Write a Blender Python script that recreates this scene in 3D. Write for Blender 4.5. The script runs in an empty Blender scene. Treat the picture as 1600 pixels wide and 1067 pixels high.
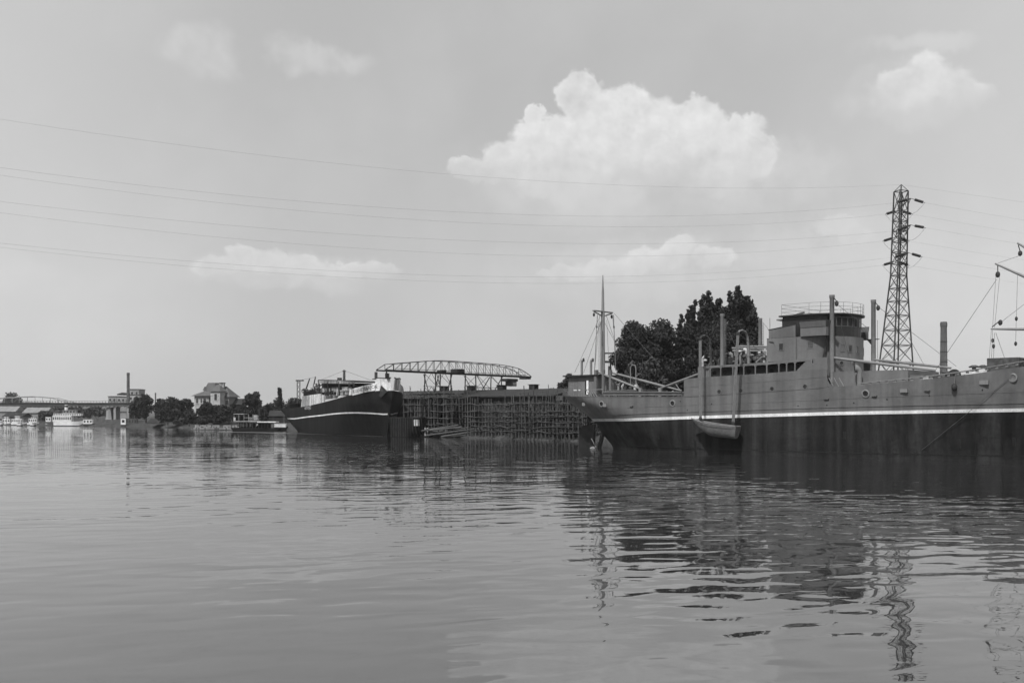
import bpy, math, random
import numpy as np
from mathutils import Vector, Matrix
random.seed(7)
R = math.radians
scene = bpy.context.scene
C = scene.collection

# ------------------------------------------------------------------ camera
F, CX, HY, H = 1550.0, 800.0, 647.0, 4.7      # focal length and horizon in photo pixels, eye height in metres
cam_d = bpy.data.cameras.new("camera")
cam_d.sensor_width = 36.0
cam_d.lens = 36.0 * F / 1600.0
cam_d.shift_y = (HY - 533.5) / 1600.0
cam_d.clip_start = 0.1
cam_d.clip_end = 12000.0
cam = bpy.data.objects.new("camera", cam_d)
cam.location = (0, 0, H)
cam.rotation_euler = (R(90), 0, 0)
C.objects.link(cam)
scene.camera = cam

# ------------------------------------------------------------------ sun, sky, exposure
TOSUN = Vector((-0.31, -0.555, 0.77)).normalized()
sun_d = bpy.data.lights.new("sun", 'SUN')
sun_d.energy = 3.5
sun_d.angle = R(0.55)
sun_d.color = (1, 1, 1)
sun = bpy.data.objects.new("sun", sun_d)
sun.rotation_euler = TOSUN.to_track_quat('Z', 'Y').to_euler()
sun.location = (-60, -110, 160)
C.objects.link(sun)

scene.view_settings.view_transform = 'Standard'
scene.view_settings.look = 'None'
scene.view_settings.exposure = 0.0
scene.view_settings.gamma = 1.0
scene.view_settings.use_curve_mapping = False
scene.render.engine = 'CYCLES'
scene.cycles.use_denoising = True
scene.cycles.max_bounces = 5
scene.cycles.adaptive_threshold = 0.03
scene.cycles.glossy_bounces = 3
scene.cycles.diffuse_bounces = 2
scene.cycles.transparent_max_bounces = 8
scene.cycles.volume_bounces = 0
scene.cycles.caustics_reflective = False
scene.cycles.caustics_refractive = False

world = bpy.data.worlds.new("World")
scene.world = world
world.use_nodes = True
SKY_STRENGTH = 0.10
world.cycles.sampling_method = 'MANUAL'
world.cycles.sample_map_resolution = 256


class NT:
    """small node-tree writer"""
    def __init__(s, tree):
        s.t = tree

    def n(s, kind, **kw):
        nd = s.t.nodes.new(kind)
        for k, v in kw.items():
            setattr(nd, k, v)
        return nd

    def put(s, sock, v):
        if isinstance(v, bpy.types.NodeSocket):
            s.t.links.new(v, sock)
        elif v is not None:
            sock.default_value = v

    def m(s, op, a, b=None, c=None, clamp=False):
        nd = s.n('ShaderNodeMath', operation=op, use_clamp=clamp)
        s.put(nd.inputs[0], a); s.put(nd.inputs[1], b)
        if c is not None: s.put(nd.inputs[2], c)
        return nd.outputs[0]

    def vm(s, op, a, b=None, c=None, out=0):
        nd = s.n('ShaderNodeVectorMath', operation=op)
        s.put(nd.inputs[0], a)
        if b is not None: s.put(nd.inputs[1], b)
        if c is not None: s.put(nd.inputs[2], c)
        return nd.outputs[out]

    def noise(s, vec, scale, detail=4, rough=0.55, out=0, dist=0.0, dims='3D'):
        nd = s.n('ShaderNodeTexNoise', noise_dimensions=dims)
        s.put(nd.inputs['Vector'], vec)
        nd.inputs['Scale'].default_value = scale
        nd.inputs['Detail'].default_value = detail
        nd.inputs['Roughness'].default_value = rough
        nd.inputs['Distortion'].default_value = dist
        return nd.outputs[out]

    def rng(s, v, a, b, c=0.0, d=1.0, smooth=True):
        nd = s.n('ShaderNodeMapRange', interpolation_type='SMOOTHSTEP' if smooth else 'LINEAR')
        s.put(nd.inputs['Value'], v)
        nd.inputs['From Min'].default_value = a; nd.inputs['From Max'].default_value = b
        nd.inputs['To Min'].default_value = c; nd.inputs['To Max'].default_value = d
        return nd.outputs[0]

    def mix(s, f, a, b):
        nd = s.n('ShaderNodeMix', data_type='FLOAT')
        s.put(nd.inputs[0], f); s.put(nd.inputs[2], a); s.put(nd.inputs[3], b)
        return nd.outputs[0]

    def lk(s, a, b):
        s.t.links.new(a, b)


def build_sky():
    T = NT(world.node_tree)
    world.node_tree.nodes.clear()
    tc = T.n('ShaderNodeTexCoord')
    d = T.vm('NORMALIZE', tc.outputs['Generated'])
    sky = T.n('ShaderNodeTexSky', sky_type='NISHITA')
    sky.sun_disc = False
    sky.sun_elevation = math.asin(TOSUN.z)
    sky.sun_rotation = math.atan2(TOSUN.x, TOSUN.y)
    sky.altitude = 120
    sky.air_density = 1.0
    sky.dust_density = 3.0
    sky.ozone_density = 1.0
    bw = T.n('ShaderNodeRGBToBW')
    T.lk(sky.outputs[0], bw.inputs[0])
    base = bw.outputs[0]
    # azimuth folded every 60 degrees so that the fair-weather clouds go on all round the horizon
    sep = T.n('ShaderNodeSeparateXYZ'); T.lk(d, sep.inputs[0])
    az = T.m('ARCTAN2', sep.outputs[0], sep.outputs[1])
    azf = T.m('SUBTRACT', T.m('PINGPONG', T.m('ADD', az, R(30)), R(60)), R(30))
    el = T.m('ARCSINE', sep.outputs[2])
    cmb = T.n('ShaderNodeCombineXYZ')
    T.lk(azf, cmb.inputs[0]); T.lk(el, cmb.inputs[1])
    p = cmb.outputs[0]
    w1 = T.vm('SUBTRACT', T.noise(d, 13, 2, 0.5, out=1), (0.5, 0.5, 0.5))
    w2 = T.vm('SUBTRACT', T.noise(d, 60, 4, 0.65, out=1), (0.5, 0.5, 0.5))
    pw = T.vm('MULTIPLY_ADD', w1, (0.030, 0.020, 0), T.vm('MULTIPLY_ADD', w2, (0.020, 0.020, 0), p))
    psoft = T.vm('MULTIPLY_ADD', w1, (0.09, 0.05, 0), T.vm('MULTIPLY_ADD', w2, (0.035, 0.025, 0), p))

    def blobs(vec, lst, k=0.35):
        acc = None
        for (px, py, rx, ry) in lst:
            a = math.atan((px - CX) / F)
            e = math.atan((HY - py) / F * math.cos(a))
            ix = F / (rx * math.cos(a) ** 2); iy = F / (ry * math.cos(a))
            q = T.vm('MULTIPLY_ADD', vec, (ix, iy, 0), (-a * ix, -e * iy, 0))
            v = T.vm('DOT_PRODUCT', q, q, out=1)
            acc = v if acc is None else T.m('SMOOTH_MIN', acc, v, k)
        return acc

    def elev(px, py):
        return math.atan((HY - py) / F * math.cos(math.atan((px - CX) / F)))
    elw = T.m('MULTIPLY_ADD', T.n('ShaderNodeSeparateXYZ').outputs[1], 1.0, 0.0)
    sp2 = elw.node.inputs[0].links[0].from_node
    T.lk(psoft, sp2.inputs[0])
    # billows: rounded cells bulging out of the cloud edge
    v1 = T.n('ShaderNodeTexVoronoi', feature='SMOOTH_F1'); T.lk(T.vm('ADD', d, T.vm('MULTIPLY', w2, (0.012, 0.012, 0.012))), v1.inputs['Vector']); v1.inputs['Scale'].default_value = 34; v1.inputs['Smoothness'].default_value = 0.35
    v2 = T.n('ShaderNodeTexVoronoi', feature='SMOOTH_F1'); T.lk(d, v2.inputs['Vector']); v2.inputs['Scale'].default_value = 95; v2.inputs['Smoothness'].default_value = 0.4
    bill = T.m('MULTIPLY_ADD', v1.outputs['Distance'], 0.75, T.m('MULTIPLY', v2.outputs['Distance'], 0.26))
    billow = T.m('SUBTRACT', bill, 0.42)
    emb = T.noise(d, 30, 5, 0.62)
    emb2 = T.noise(T.vm('ADD', d, (-0.006, 0, 0.009)), 30, 5, 0.62)
    relief = T.m('SUBTRACT', emb, emb2)
    # each cloud: blobs, its middle, heights between which it thins out, strength
    clouds = [
        ([(898, 150, 34, 40), (925, 185, 58, 50), (985, 192, 70, 56), (1035, 215, 70, 46), (1095, 186, 42, 34), (1135, 212, 66, 38), (1185, 236, 44, 30), (832, 180, 19, 17),
          (850, 222, 64, 44), (800, 246, 56, 34), (740, 270, 54, 24), (900, 262, 140, 64), (1060, 262, 165, 56)], 960, 215, 326, 1.0),
        ([(1448, 118, 40, 34), (1405, 146, 56, 34), (1480, 130, 50, 34), (1520, 148, 48, 24)], 1445, 118, 188, 0.92),
        ([(382, 400, 28, 20), (420, 410, 60, 24), (345, 416, 40, 18), (590, 424, 54, 16), (530, 420, 48, 13), (470, 414, 40, 18)], 450, 396, 448, 0.62),
        ([(1065, 390, 32, 19), (1020, 408, 62, 22), (1120, 406, 40, 18), (960, 418, 66, 15), (900, 424, 60, 11)], 1040, 392, 448, 0.72),
        ([(1185, 452, 24, 16), (1300, 352, 40, 16), (1340, 368, 36, 14)], 1200, 340, 480, 0.35)]
    haze_el = T.rng(el, 0.02, 0.36, 1.0, 0.0)
    flat = T.mix(haze_el, 5.40, 5.85)                                  # veiled summer sky evens the blue out
    sky_v = T.mix(0.88, base, flat)
    fine = T.noise(d, 18, 5, 0.6)
    veil = T.rng(T.noise(d, 5.0, 4, 0.6), 0.35, 0.75, -0.12, 0.34)
    sky_v = T.m('ADD', sky_v, veil)
    sky_v = T.m('ADD', sky_v, T.rng(T.m('ABSOLUTE', azf), R(11), R(30), 0.0, 1.0))      # sky painted brighter toward both sides
    soft = blobs(psoft, [(960, 285, 290, 70), (1180, 280, 160, 60), (1300, 375, 190, 62), (1420, 420, 160, 60), (1050, 420, 330, 48),
                         (480, 425, 200, 34), (310, 90, 62, 42), (500, 92, 90, 30), (1440, 145, 125, 50), (1430, 70, 120, 18),
                         (60, 430, 120, 40), (1480, 470, 200, 80)], 0.6)
    a_soft = T.m('MULTIPLY', T.rng(soft, 1.3, 0.0), T.rng(fine, 0.30, 0.66, 0.12, 0.68))
    v = T.mix(a_soft, sky_v, 6.75)
    litv = T.m('SUBTRACT', T.m('ADD', T.m('MULTIPLY', relief, 3.6), 7.75), T.rng(fine, 0.50, 0.72, 0.0, 0.9))
    for lst, mx_, ytop, ybase, st in clouds:
        dd = blobs(pw, lst, 0.5)
        edge = T.m('ADD', dd, billow)
        al = T.m('MULTIPLY', T.rng(edge, *((1.07, 0.70) if st == 1.0 else (1.16, 0.45))), T.rng(elw, elev(mx_, ybase), elev(mx_, ytop), 0.0, st))
        inner = T.rng(dd, 0.0, 1.0, -0.42, 0.22)
        v = T.mix(al, v, T.m('ADD', litv, inner))
    v = T.mix(T.rng(el, -0.03, 0.0), 2.0, v)                           # below the horizon
    cc = T.n('ShaderNodeCombineXYZ')
    for i in range(3): T.lk(v, cc.inputs[i])
    bg = T.n('ShaderNodeBackground'); bg.inputs['Strength'].default_value = SKY_STRENGTH
    T.lk(cc.outputs[0], bg.inputs['Color'])
    out = T.n('ShaderNodeOutputWorld'); T.lk(bg.outputs[0], out.inputs['Surface'])


build_sky()


# ------------------------------------------------------------------ materials
DULL = ('hull_dark_paint', 'black_hull_paint', 'black_hull_topside', 'dark_timber', 'foliage', 'pale_foliage', 'shed_boards', 'weathered_timber', 'roofing_felt')


def mat(name, v, rough=0.65, var=0.22, scale=1.2, streak=0.0, bump=0.0, spec=0.3, fine=0.12, metal=0.0, world_co=False):
    m = bpy.data.materials.new(name); m.use_nodes = True
    T = NT(m.node_tree); b = m.node_tree.nodes['Principled BSDF']
    if world_co:
        co = T.n('ShaderNodeNewGeometry').outputs['Position']
    else:
        co = T.n('ShaderNodeTexCoord').outputs['Object']
    f = T.rng(T.noise(co, scale, 5, 0.6), 0.25, 0.75, 1 - var, 1 + var)
    f = T.m('MULTIPLY', f, T.rng(T.noise(co, scale * 9, 3, 0.6), 0.3, 0.7, 1 - fine, 1 + fine))
    if streak:
        sc = T.vm('MULTIPLY', co, (1.0, 1.0, 0.045))
        s1 = T.rng(T.noise(sc, 1.1, 4, 0.65), 0.30, 0.72, 1 - streak, 1 + streak)
        s2 = T.rng(T.noise(sc, 0.28, 2, 0.5), 0.35, 0.65, 1 - streak * 0.8, 1 + streak * 0.8)
        f = T.m('MULTIPLY', f, T.m('MULTIPLY', s1, s2))
    val = T.m('MULTIPLY', f, v, clamp=True)
    cc = T.n('ShaderNodeCombineXYZ')
    for i in range(3): T.lk(val, cc.inputs[i])
    T.lk(cc.outputs[0], b.inputs['Base Color'])
    b.inputs['Roughness'].default_value = max(rough, 0.75) if name in DULL else rough
    b.inputs['Specular IOR Level'].default_value = 0.12 if name in DULL else spec
    b.inputs['Metallic'].default_value = metal
    if bump:
        bn = T.n('ShaderNodeBump'); bn.inputs['Strength'].default_value = 1.0; bn.inputs['Distance'].default_value = bump
        T.lk(T.noise(co, scale * 5, 5, 0.6), bn.inputs['Height']); T.lk(bn.outputs[0], b.inputs['Normal'])
    return m


M = {}
M['hull_grey'] = mat('hull_grey_paint', 0.134, 0.5, 0.13, 0.35, streak=0.17, bump=0.022, fine=0.05)
M['hull_dark'] = mat('hull_dark_paint', 0.025, 0.55, 0.22, 0.4, streak=0.42, bump=0.012)
M['house_grey'] = mat('house_grey_paint', 0.150, 0.5, 0.11, 0.5, streak=0.13, bump=0.015, fine=0.05)
M['spar'] = mat('spar_paint', 0.21, 0.5, 0.12, 1.0)
M['white_band'] = mat('white_band_paint', 0.74, 0.5, 0.16, 0.8, streak=0.10)
M['sash'] = mat('window_sash', 0.12, 0.5, 0.15, 2.0)
M['varnish'] = mat('varnished_wood', 0.026, 0.4, 0.2, 2.0)
M['glass'] = mat('dark_glass', 0.015, 0.08, 0.1, 1.0, spec=0.6)
M['deck'] = mat('deck_planking', 0.14, 0.8, 0.25, 1.5)
M['gear'] = mat('deck_gear', 0.07, 0.6, 0.5, 2.5)
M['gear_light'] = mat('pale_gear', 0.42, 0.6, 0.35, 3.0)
M['rope'] = mat('rope_fibre', 0.20, 0.9, 0.2, 6.0)
M['wire'] = mat('wire_steel', 0.09, 0.6, 0.1, 2.0)
M['line'] = mat('line_aluminium', 0.16, 0.5, 0.1, 1.0)
M['dark'] = mat('dark_iron', 0.03, 0.6, 0.3, 2.0)
M['black'] = mat('black_paint', 0.012, 0.6, 0.3, 2.0)
M['bronze'] = mat('propeller_bronze', 0.32, 0.4, 0.15, 2.0)
M['boat_wood'] = mat('boat_planking', 0.15, 0.6, 0.18, 3.0, bump=0.004)
M['boat_dark'] = mat('boat_trim', 0.10, 0.6, 0.2, 3.0)
M['prim'] = mat('primed_steel', 0.22, 0.75, 0.45, 0.6, streak=0.5)
M['whitish'] = mat('chalky_paint', 0.50, 0.75, 0.30, 0.9, streak=0.4)
M['black_hull'] = mat('black_hull_paint', 0.010, 0.5, 0.18, 0.4, streak=0.25, bump=0.012)
M['black_hull_up'] = mat('black_hull_topside', 0.014, 0.55, 0.2, 0.4, streak=0.28, bump=0.012)
M['timber'] = mat('weathered_timber', 0.078, 0.85, 0.35, 1.5, streak=0.2)
M['timber_dark'] = mat('dark_timber', 0.011, 0.85, 0.4, 0.8, streak=0.3)
M['board'] = mat('shed_boards', 0.036, 0.85, 0.35, 0.9, streak=0.35)
M['roof_felt'] = mat('roofing_felt', 0.042, 0.9, 0.22, 0.5)
M['crane'] = mat('crane_steel', 0.045, 0.6, 0.2, 1.0)
M['pylon'] = mat('pylon_steel', 0.06, 0.6, 0.15, 1.0)
M['insul'] = mat('insulator_glaze', 0.030, 0.3, 0.1, 1.0)
M['brick'] = mat('sooty_brick', 0.105, 0.85, 0.2, 0.7, streak=0.2, bump=0.02)
M['stucco'] = mat('pale_stucco', 0.36, 0.85, 0.18, 0.6, streak=0.15)
M['stucco_grey'] = mat('grey_stucco', 0.24, 0.85, 0.2, 0.4)
M['tile'] = mat('roof_tile', 0.105, 0.8, 0.18, 0.8, bump=0.03)
M['window'] = mat('window_glass', 0.025, 0.1, 0.1, 1.0, spec=0.6)
M['frame'] = mat('window_frame', 0.45, 0.7, 0.1, 2.0)
M['leaf'] = mat('foliage', 0.034, 0.6, 0.35, 0.25, fine=0.3)
M['leaf_pale'] = mat('pale_foliage', 0.058, 0.6, 0.3, 0.25, fine=0.3)
M['leaf_far'] = mat('far_foliage', 0.05, 0.7, 0.3, 0.2, fine=0.3)
M['bark'] = mat('bark', 0.06, 0.9, 0.3, 1.0)
M['soil'] = mat('bank_soil', 0.05, 0.95, 0.45, 0.35, bump=0.15, fine=0.4, world_co=True)
M['boat_white'] = mat('white_boat_paint', 0.72, 0.5, 0.15, 0.8)
M['concrete'] = mat('bridge_concrete', 0.28, 0.85, 0.15, 0.3, streak=0.2)
M['girder'] = mat('bridge_girder', 0.055, 0.7, 0.15, 0.4)
M['hill'] = mat('hill_scrub', 0.085, 0.9, 0.25, 0.02, fine=0.3)
M['letters'] = mat('letter_paint', 0.55, 0.6, 0.1, 2.0)
M['letters_dark'] = mat('dark_letter_paint', 0.06, 0.6, 0.1, 2.0)
M['log'] = mat('log_bark', 0.085, 0.9, 0.3, 0.9)


# ------------------------------------------------------------------ mesh writer
class B:
    def __init__(s):
        s.v = []; s.f = []

    def add(s, vs, fs):
        o = len(s.v)
        s.v.extend([tuple(x) for x in vs])
        s.f.extend([tuple(o + i for i in f) for f in fs])
        return s

    def box(s, c, d, rz=0.0):
        cx, cy, cz = c; a, b, h = d[0] / 2, d[1] / 2, d[2] / 2
        ca, sa = math.cos(rz), math.sin(rz)
        vs = []
        for z in (-h, h):
            for x, y in ((-a, -b), (a, -b), (a, b), (-a, b)):
                vs.append((cx + x * ca - y * sa, cy + x * sa + y * ca, cz + z))
        return s.add(vs, [(3, 2, 1, 0), (4, 5, 6, 7), (0, 1, 5, 4), (1, 2, 6, 5), (2, 3, 7, 6), (3, 0, 4, 7)])

    def beam(s, p, q, w, h=None, up=(0, 0, 1)):
        p = Vector(p); q = Vector(q); h = h or w
        d = (q - p).normalized(); up = Vector(up)
        if abs(d.dot(up)) > 0.98: up = Vector((1, 0, 0))
        x = d.cross(up).normalized() * (w / 2); y = x.cross(d).normalized() * (h / 2)
        vs = [p - x - y, p + x - y, p + x + y, p - x + y, q - x - y, q + x - y, q + x + y, q - x + y]
        return s.add(vs, [(0, 1, 2, 3), (7, 6, 5, 4), (0, 4, 5, 1), (1, 5, 6, 2), (2, 6, 7, 3), (3, 7, 4, 0)])

    def tube(s, p, q, r, r2=None, n=8):
        return s.path([p, q], [r, r if r2 is None else r2], n)

    def path(s, pts, r, n=8):
        pts = [Vector(p) for p in pts]
        if not isinstance(r, (list, tuple)): r = [r] * len(pts)
        o = len(s.v); ref = None
        for i, p in enumerate(pts):
            d = (pts[min(i + 1, len(pts) - 1)] - pts[max(i - 1, 0)]).normalized()
            if ref is None:
                ref = Vector((0, 0, 1)) if abs(d.z) < 0.9 else Vector((1, 0, 0))
            x = d.cross(ref).normalized(); y = x.cross(d).normalized(); ref = y
            for k in range(n):
                a = 2 * math.pi * k / n
                s.v.append(tuple(p + (x * math.cos(a) + y * math.sin(a)) * r[i]))
        for i in range(len(pts) - 1):
            for k in range(n):
                a, b = o + i * n + k, o + i * n + (k + 1) % n
                s.f.append((a, b, b + n, a + n))
        s.cap(o, n, True); s.cap(o + (len(pts) - 1) * n, n, False)
        return s

    def cap(s, o, n, rev):
        e = len(s.v); s.v.extend(s.v[o:o + n])
        s.f.append(tuple(e + k for k in (reversed(range(n)) if rev else range(n))))

    def lathe(s, prof, c=(0, 0, 0), n=14):
        o = len(s.v)
        for r, z in prof:
            for k in range(n):
                a = 2 * math.pi * k / n
                s.v.append((c[0] + r * math.cos(a), c[1] + r * math.sin(a), c[2] + z))
        for i in range(len(prof) - 1):
            for k in range(n):
                a, b = o + i * n + k, o + i * n + (k + 1) % n
                s.f.append((a, b, b + n, a + n))
        s.cap(o, n, True); s.cap(o + (len(prof) - 1) * n, n, False)
        return s

    def prism(s, poly, ext):
        n = len(poly); e = Vector(ext)
        vs = [Vector(p) for p in poly] + [Vector(p) + e for p in poly]
        return s.add(vs, [tuple(range(n)), tuple(reversed(range(n, 2 * n)))] +
                     [(i, n + i, n + (i + 1) % n, (i + 1) % n) for i in range(n)])

    def grid(s, rows):
        n = len(rows[0]); o = len(s.v)
        for r in rows: s.v.extend([tuple(p) for p in r])
        for i in range(len(rows) - 1):
            for k in range(n - 1):
                a = o + i * n + k
                s.f.append((a, a + 1, a + n + 1, a + n))
        return s

    def ball(s, c, r, n=10, m=6, sc=(1, 1, 1)):
        rows = []
        for i in range(m + 1):
            t = math.pi * i / m
            rows.append([(c[0] + r * sc[0] * math.sin(t) * math.cos(2 * math.pi * k / n), c[1] + r * sc[1] * math.sin(t) * math.sin(2 * math.pi * k / n), c[2] - r * sc[2] * math.cos(t)) for k in range(n + 1)])
        return s.grid(rows)

    def out(s, name, m, parent=None, smooth=False):
        me = bpy.data.meshes.new(name)
        me.from_pydata(s.v, [], s.f)
        me.materials.append(M[m] if isinstance(m, str) else m)
        if smooth:
            me.polygons.foreach_set('use_smooth', [True] * len(me.polygons))
        me.update()
        o = bpy.data.objects.new(name, me)
        C.objects.link(o)
        if parent is not None: o.parent = parent
        return o


def tag(o, label=None, cat=None, group=None, kind=None):
    if label: o['label'] = label
    if cat: o['category'] = cat
    if group: o['group'] = group
    if kind: o['kind'] = kind
    return o


def thing(name, label, cat, loc=(0, 0, 0), rz=0.0, group=None):
    o = bpy.data.objects.new(name, None)
    o.location = loc; o.rotation_euler = (0, 0, rz); o.empty_display_size = 0.5
    C.objects.link(o)
    return tag(o, label, cat, group)


def link_copy(o, parent, loc=None):
    c = o.copy(); C.objects.link(c); c.parent = parent
    if loc is not None: c.location = loc
    return c


def W(px, py, Y):
    """where the sight line through a photo pixel meets the depth Y"""
    return Vector(((px - CX) / F * Y, Y, H + (HY - py) / F * Y))


def on_water(px, py):
    return W(px, py, H * F / (py - HY))


def lerp_list(x, xs, ys):
    return float(np.interp(x, xs, ys))


class Frame:
    """a ship's own axes: t along the keel to the bow, v athwart (port +), z up"""
    def __init__(s, O, deg):
        a = R(deg); s.O = O; s.deg = deg
        s.u = (math.cos(a), math.sin(a)); s.n = (-math.sin(a), math.cos(a))

    def L(s, px, py, v=0.0):
        k = (px - CX) / F
        Y = (v + s.O[0] * s.n[0] + s.O[1] * s.n[1]) / (k * s.n[0] + s.n[1]); X = k * Y
        return Vector(((X - s.O[0]) * s.u[0] + (Y - s.O[1]) * s.u[1], v, H + (HY - py) / F * Y))


class Hull:
    def __init__(s, beam, zs, stern, stem, ztop, la=(0.42, 0.13), lb=(0.42, 0.34), pw=(2.0, 2.6), bow=(1.7, 2.0)):
        s.b = beam / 2; s.zs = zs; s.stern = stern; s.stem = stem; s.zt = ztop
        s.la = la; s.lb = lb; s.pw = pw; s.bw = bow

    def x0(s, z): return lerp_list(z, s.zs, s.stern)
    def x1(s, z): return lerp_list(z, s.zs, s.stem)

    def hb(s, x, z):
        a, b = s.x0(z), s.x1(z)
        q = min(max((x - a) / (b - a), 0), 1)
        k = min(max(z / 7.0, 0), 1)
        la = s.la[0] + (s.la[1] - s.la[0]) * k; lb = s.lb[0] + (s.lb[1] - s.lb[0]) * k
        pa = s.pw[0] + (s.pw[1] - s.pw[0]) * k; pb = s.bw[0] + (s.bw[1] - s.bw[0]) * k
        A = 1 - (1 - min(q / la, 1)) ** pa; Bq = 1 - (1 - min((1 - q) / lb, 1)) ** pb
        return s.b * (max(A, 0) ** 0.8) * Bq

    def qs(s, n=56):
        return [0.5 - 0.5 * math.cos(math.pi * i / n) for i in range(n + 1)]

    def shell(s, zlo, zhi, rows, off=0.0, q0=0.0, q1=1.0, n=56, side=None):
        """one skin between two height curves zlo(x), zhi(x); both sides unless side is -1 or 1"""
        bb = B()
        for sd in ((-1, 1) if side is None else (side,)):
            R_ = []
            for j in range(rows + 1):
                row = []
                for q in s.qs(n):
                    q = q0 + (q1 - q0) * q
                    xg = s.x0(5) + (s.x1(5) - s.x0(5)) * q
                    z = zlo(xg) + (zhi(xg) - zlo(xg)) * j / rows
                    x = s.x0(z) + (s.x1(z) - s.x0(z)) * q
                    h = s.hb(x, z) + off
                    row.append((x, sd * h, z))
                R_.append(row)
            bb.grid(R_ if sd < 0 else R_[::-1])
        return bb

    def strip(s, t0, t1, zlo, zhi, off=0.03, thick=0.05, n=24, side=-1, inset=0.0):
        """a plate standing along the side, with thickness"""
        bb = B(); outer_lo = []; outer_hi = []; inner_lo = []; inner_hi = []
        for i in range(n + 1):
            t = t0 + (t1 - t0) * i / n
            a, b = zlo(t), zhi(t)
            for z, o_, i_ in ((a, outer_lo, inner_lo), (b, outer_hi, inner_hi)):
                h = s.hb(t, z) - inset
                o_.append((t, side * (h + off), z)); i_.append((t, side * (h + off - thick), z))
        bb.grid([outer_lo, outer_hi, inner_hi, inner_lo, outer_lo])
        m = n + 1
        bb.f.append((0, m, 2 * m, 3 * m)); bb.f.append((n, 3 * m + n, 2 * m + n, m + n))
        return bb


def text(name, body, m, size, parent, mtx):
    cu = bpy.data.curves.new(name, 'FONT')
    cu.body = body; cu.size = size; cu.extrude = 0.004; cu.resolution_u = 2
    cu.materials.append(M[m])
    tmp = bpy.data.objects.new('tmp', cu); C.objects.link(tmp)
    dg = bpy.context.evaluated_depsgraph_get()
    me = bpy.data.meshes.new_from_object(tmp.evaluated_get(dg))
    bpy.data.objects.remove(tmp); bpy.data.curves.remove(cu)
    me.materials.clear(); me.materials.append(M[m])
    o = bpy.data.objects.new(name, me); C.objects.link(o)
    o.parent = parent; o.matrix_local = mtx
    return o

# ================================================================== SETTING
def water_material():
    m = bpy.data.materials.new('river_water'); m.use_nodes = True
    T = NT(m.node_tree); b = m.node_tree.nodes['Principled BSDF']
    co = T.n('ShaderNodeNewGeometry').outputs['Position']
    b.inputs['Base Color'].default_value = (0.030, 0.030, 0.030, 1)
    b.inputs['Roughness'].default_value = 0.015
    b.inputs['IOR'].default_value = 2.9
    rot = T.n('ShaderNodeVectorRotate'); rot.inputs['Angle'].default_value = R(10); T.lk(co, rot.inputs['Vector'])
    swell = T.noise(T.vm('MULTIPLY', rot.outputs[0], (0.17, 0.30, 1)), 1.0, 0.0, 0.4, dist=0.2)
    rot2 = T.n('ShaderNodeVectorRotate'); rot2.inputs['Angle'].default_value = R(-14); T.lk(co, rot2.inputs['Vector'])
    rip = T.noise(T.vm('MULTIPLY', rot2.outputs[0], (0.58, 0.98, 1)), 1.0, 0.5, 0.4, dist=0.4)
    fin = T.noise(T.vm('MULTIPLY', co, (1.6, 5.0, 1)), 1.0, 2, 0.5)
    patch = T.rng(T.noise(T.vm('MULTIPLY', co, (0.018, 0.030, 1)), 1.0, 2, 0.5), 0.38, 0.58, 0.12, 1.0)
    h = T.m('MULTIPLY', swell, 0.045)
    h = T.m('MULTIPLY_ADD', rip, T.m('MULTIPLY_ADD', patch, 0.040, 0.010), h)
    h = T.m('MULTIPLY_ADD', fin, T.m('MULTIPLY_ADD', patch, 0.0008, 0.0004), h)
    bn = T.n('ShaderNodeBump'); bn.inputs['Strength'].default_value = 1.0; bn.inputs['Distance'].default_value = 1.0
    T.lk(h, bn.inputs['Height']); T.lk(bn.outputs[0], b.inputs['Normal'])
    return m


M['water'] = water_material()
w = B().add([(-3000, -400, 0), (3000, -400, 0), (3000, 4000, 0), (-3000, 4000, 0)], [(0, 1, 2, 3)]).out('water', 'water')
tag(w, 'wide calm river reflecting the ships and the sky', 'water', kind='structure')

# the shore: a strip of bank following the water's edge, then flat ground out to the horizon
SHORE = [(-1800, 900), (-700, 560), (-330, 470), (-221, 428), (-141, 366), (-107, 332), (-92, 318), (-82, 296), (-62, 282), (-40, 262), (-26, 224), (-14, 204), (-6, 192),
         (4, 181), (11, 171), (18, 166), (34, 158), (58, 140), (84, 124), (120, 112), (190, 104), (500, 60), (2500, -300)]


def land():
    xs, ys = zip(*SHORE)
    n = 420; b = B(); rnd = random.Random(3)
    X = list(np.interp(np.linspace(0, 1, 60), [0, 1], [-1800, -240])) + list(np.linspace(-236, 130, n)) + list(np.linspace(140, 2500, 50))
    prof = [(0, -0.5), (1.2, 0.12), (3.0, 0.55), (6, 1.2), (10, 1.75), (16, 2.1), (40, 2.3), (150, 2.4), (900, 2.5), (5000, 2.6)]
    rows = []
    for k, (off, z) in enumerate(prof):
        row = []
        for x in X:
            y = np.interp(x, xs, ys)
            jit = 1.0 if 0 < k < 6 else 0.0
            row.append((x + rnd.uniform(-.3, .3) * jit, y + off + rnd.uniform(-.5, .5) * jit + (0.7 * math.sin(x * 0.9) if k < 4 else 0), z + rnd.uniform(-.18, .18) * jit))
        rows.append(row)
    b.grid(rows)
    o = b.out('ground', 'soil', smooth=True)
    tag(o, 'low muddy river bank and flat yard ground', 'ground', kind='structure')


land()

# hillside rising far off on the left
hb_ = B(); rows = []
for j in range(9):
    row = []
    for i in range(60):
        x = -1500 + 1250 * i / 59; q = j / 8
        hh = 15 * math.exp(-((x + 900) / 420) ** 2) + 5 * math.sin(x * 0.013) + 4
        row.append((x, 1250 + 500 * q, 2.4 + max(hh, 0) * math.sin(q * math.pi / 2)))
    rows.append(row)
tag(hb_.grid(rows).out('hills', 'hill', smooth=True), 'pale distant hillside behind the bridge', 'hill', kind='structure')


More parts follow.
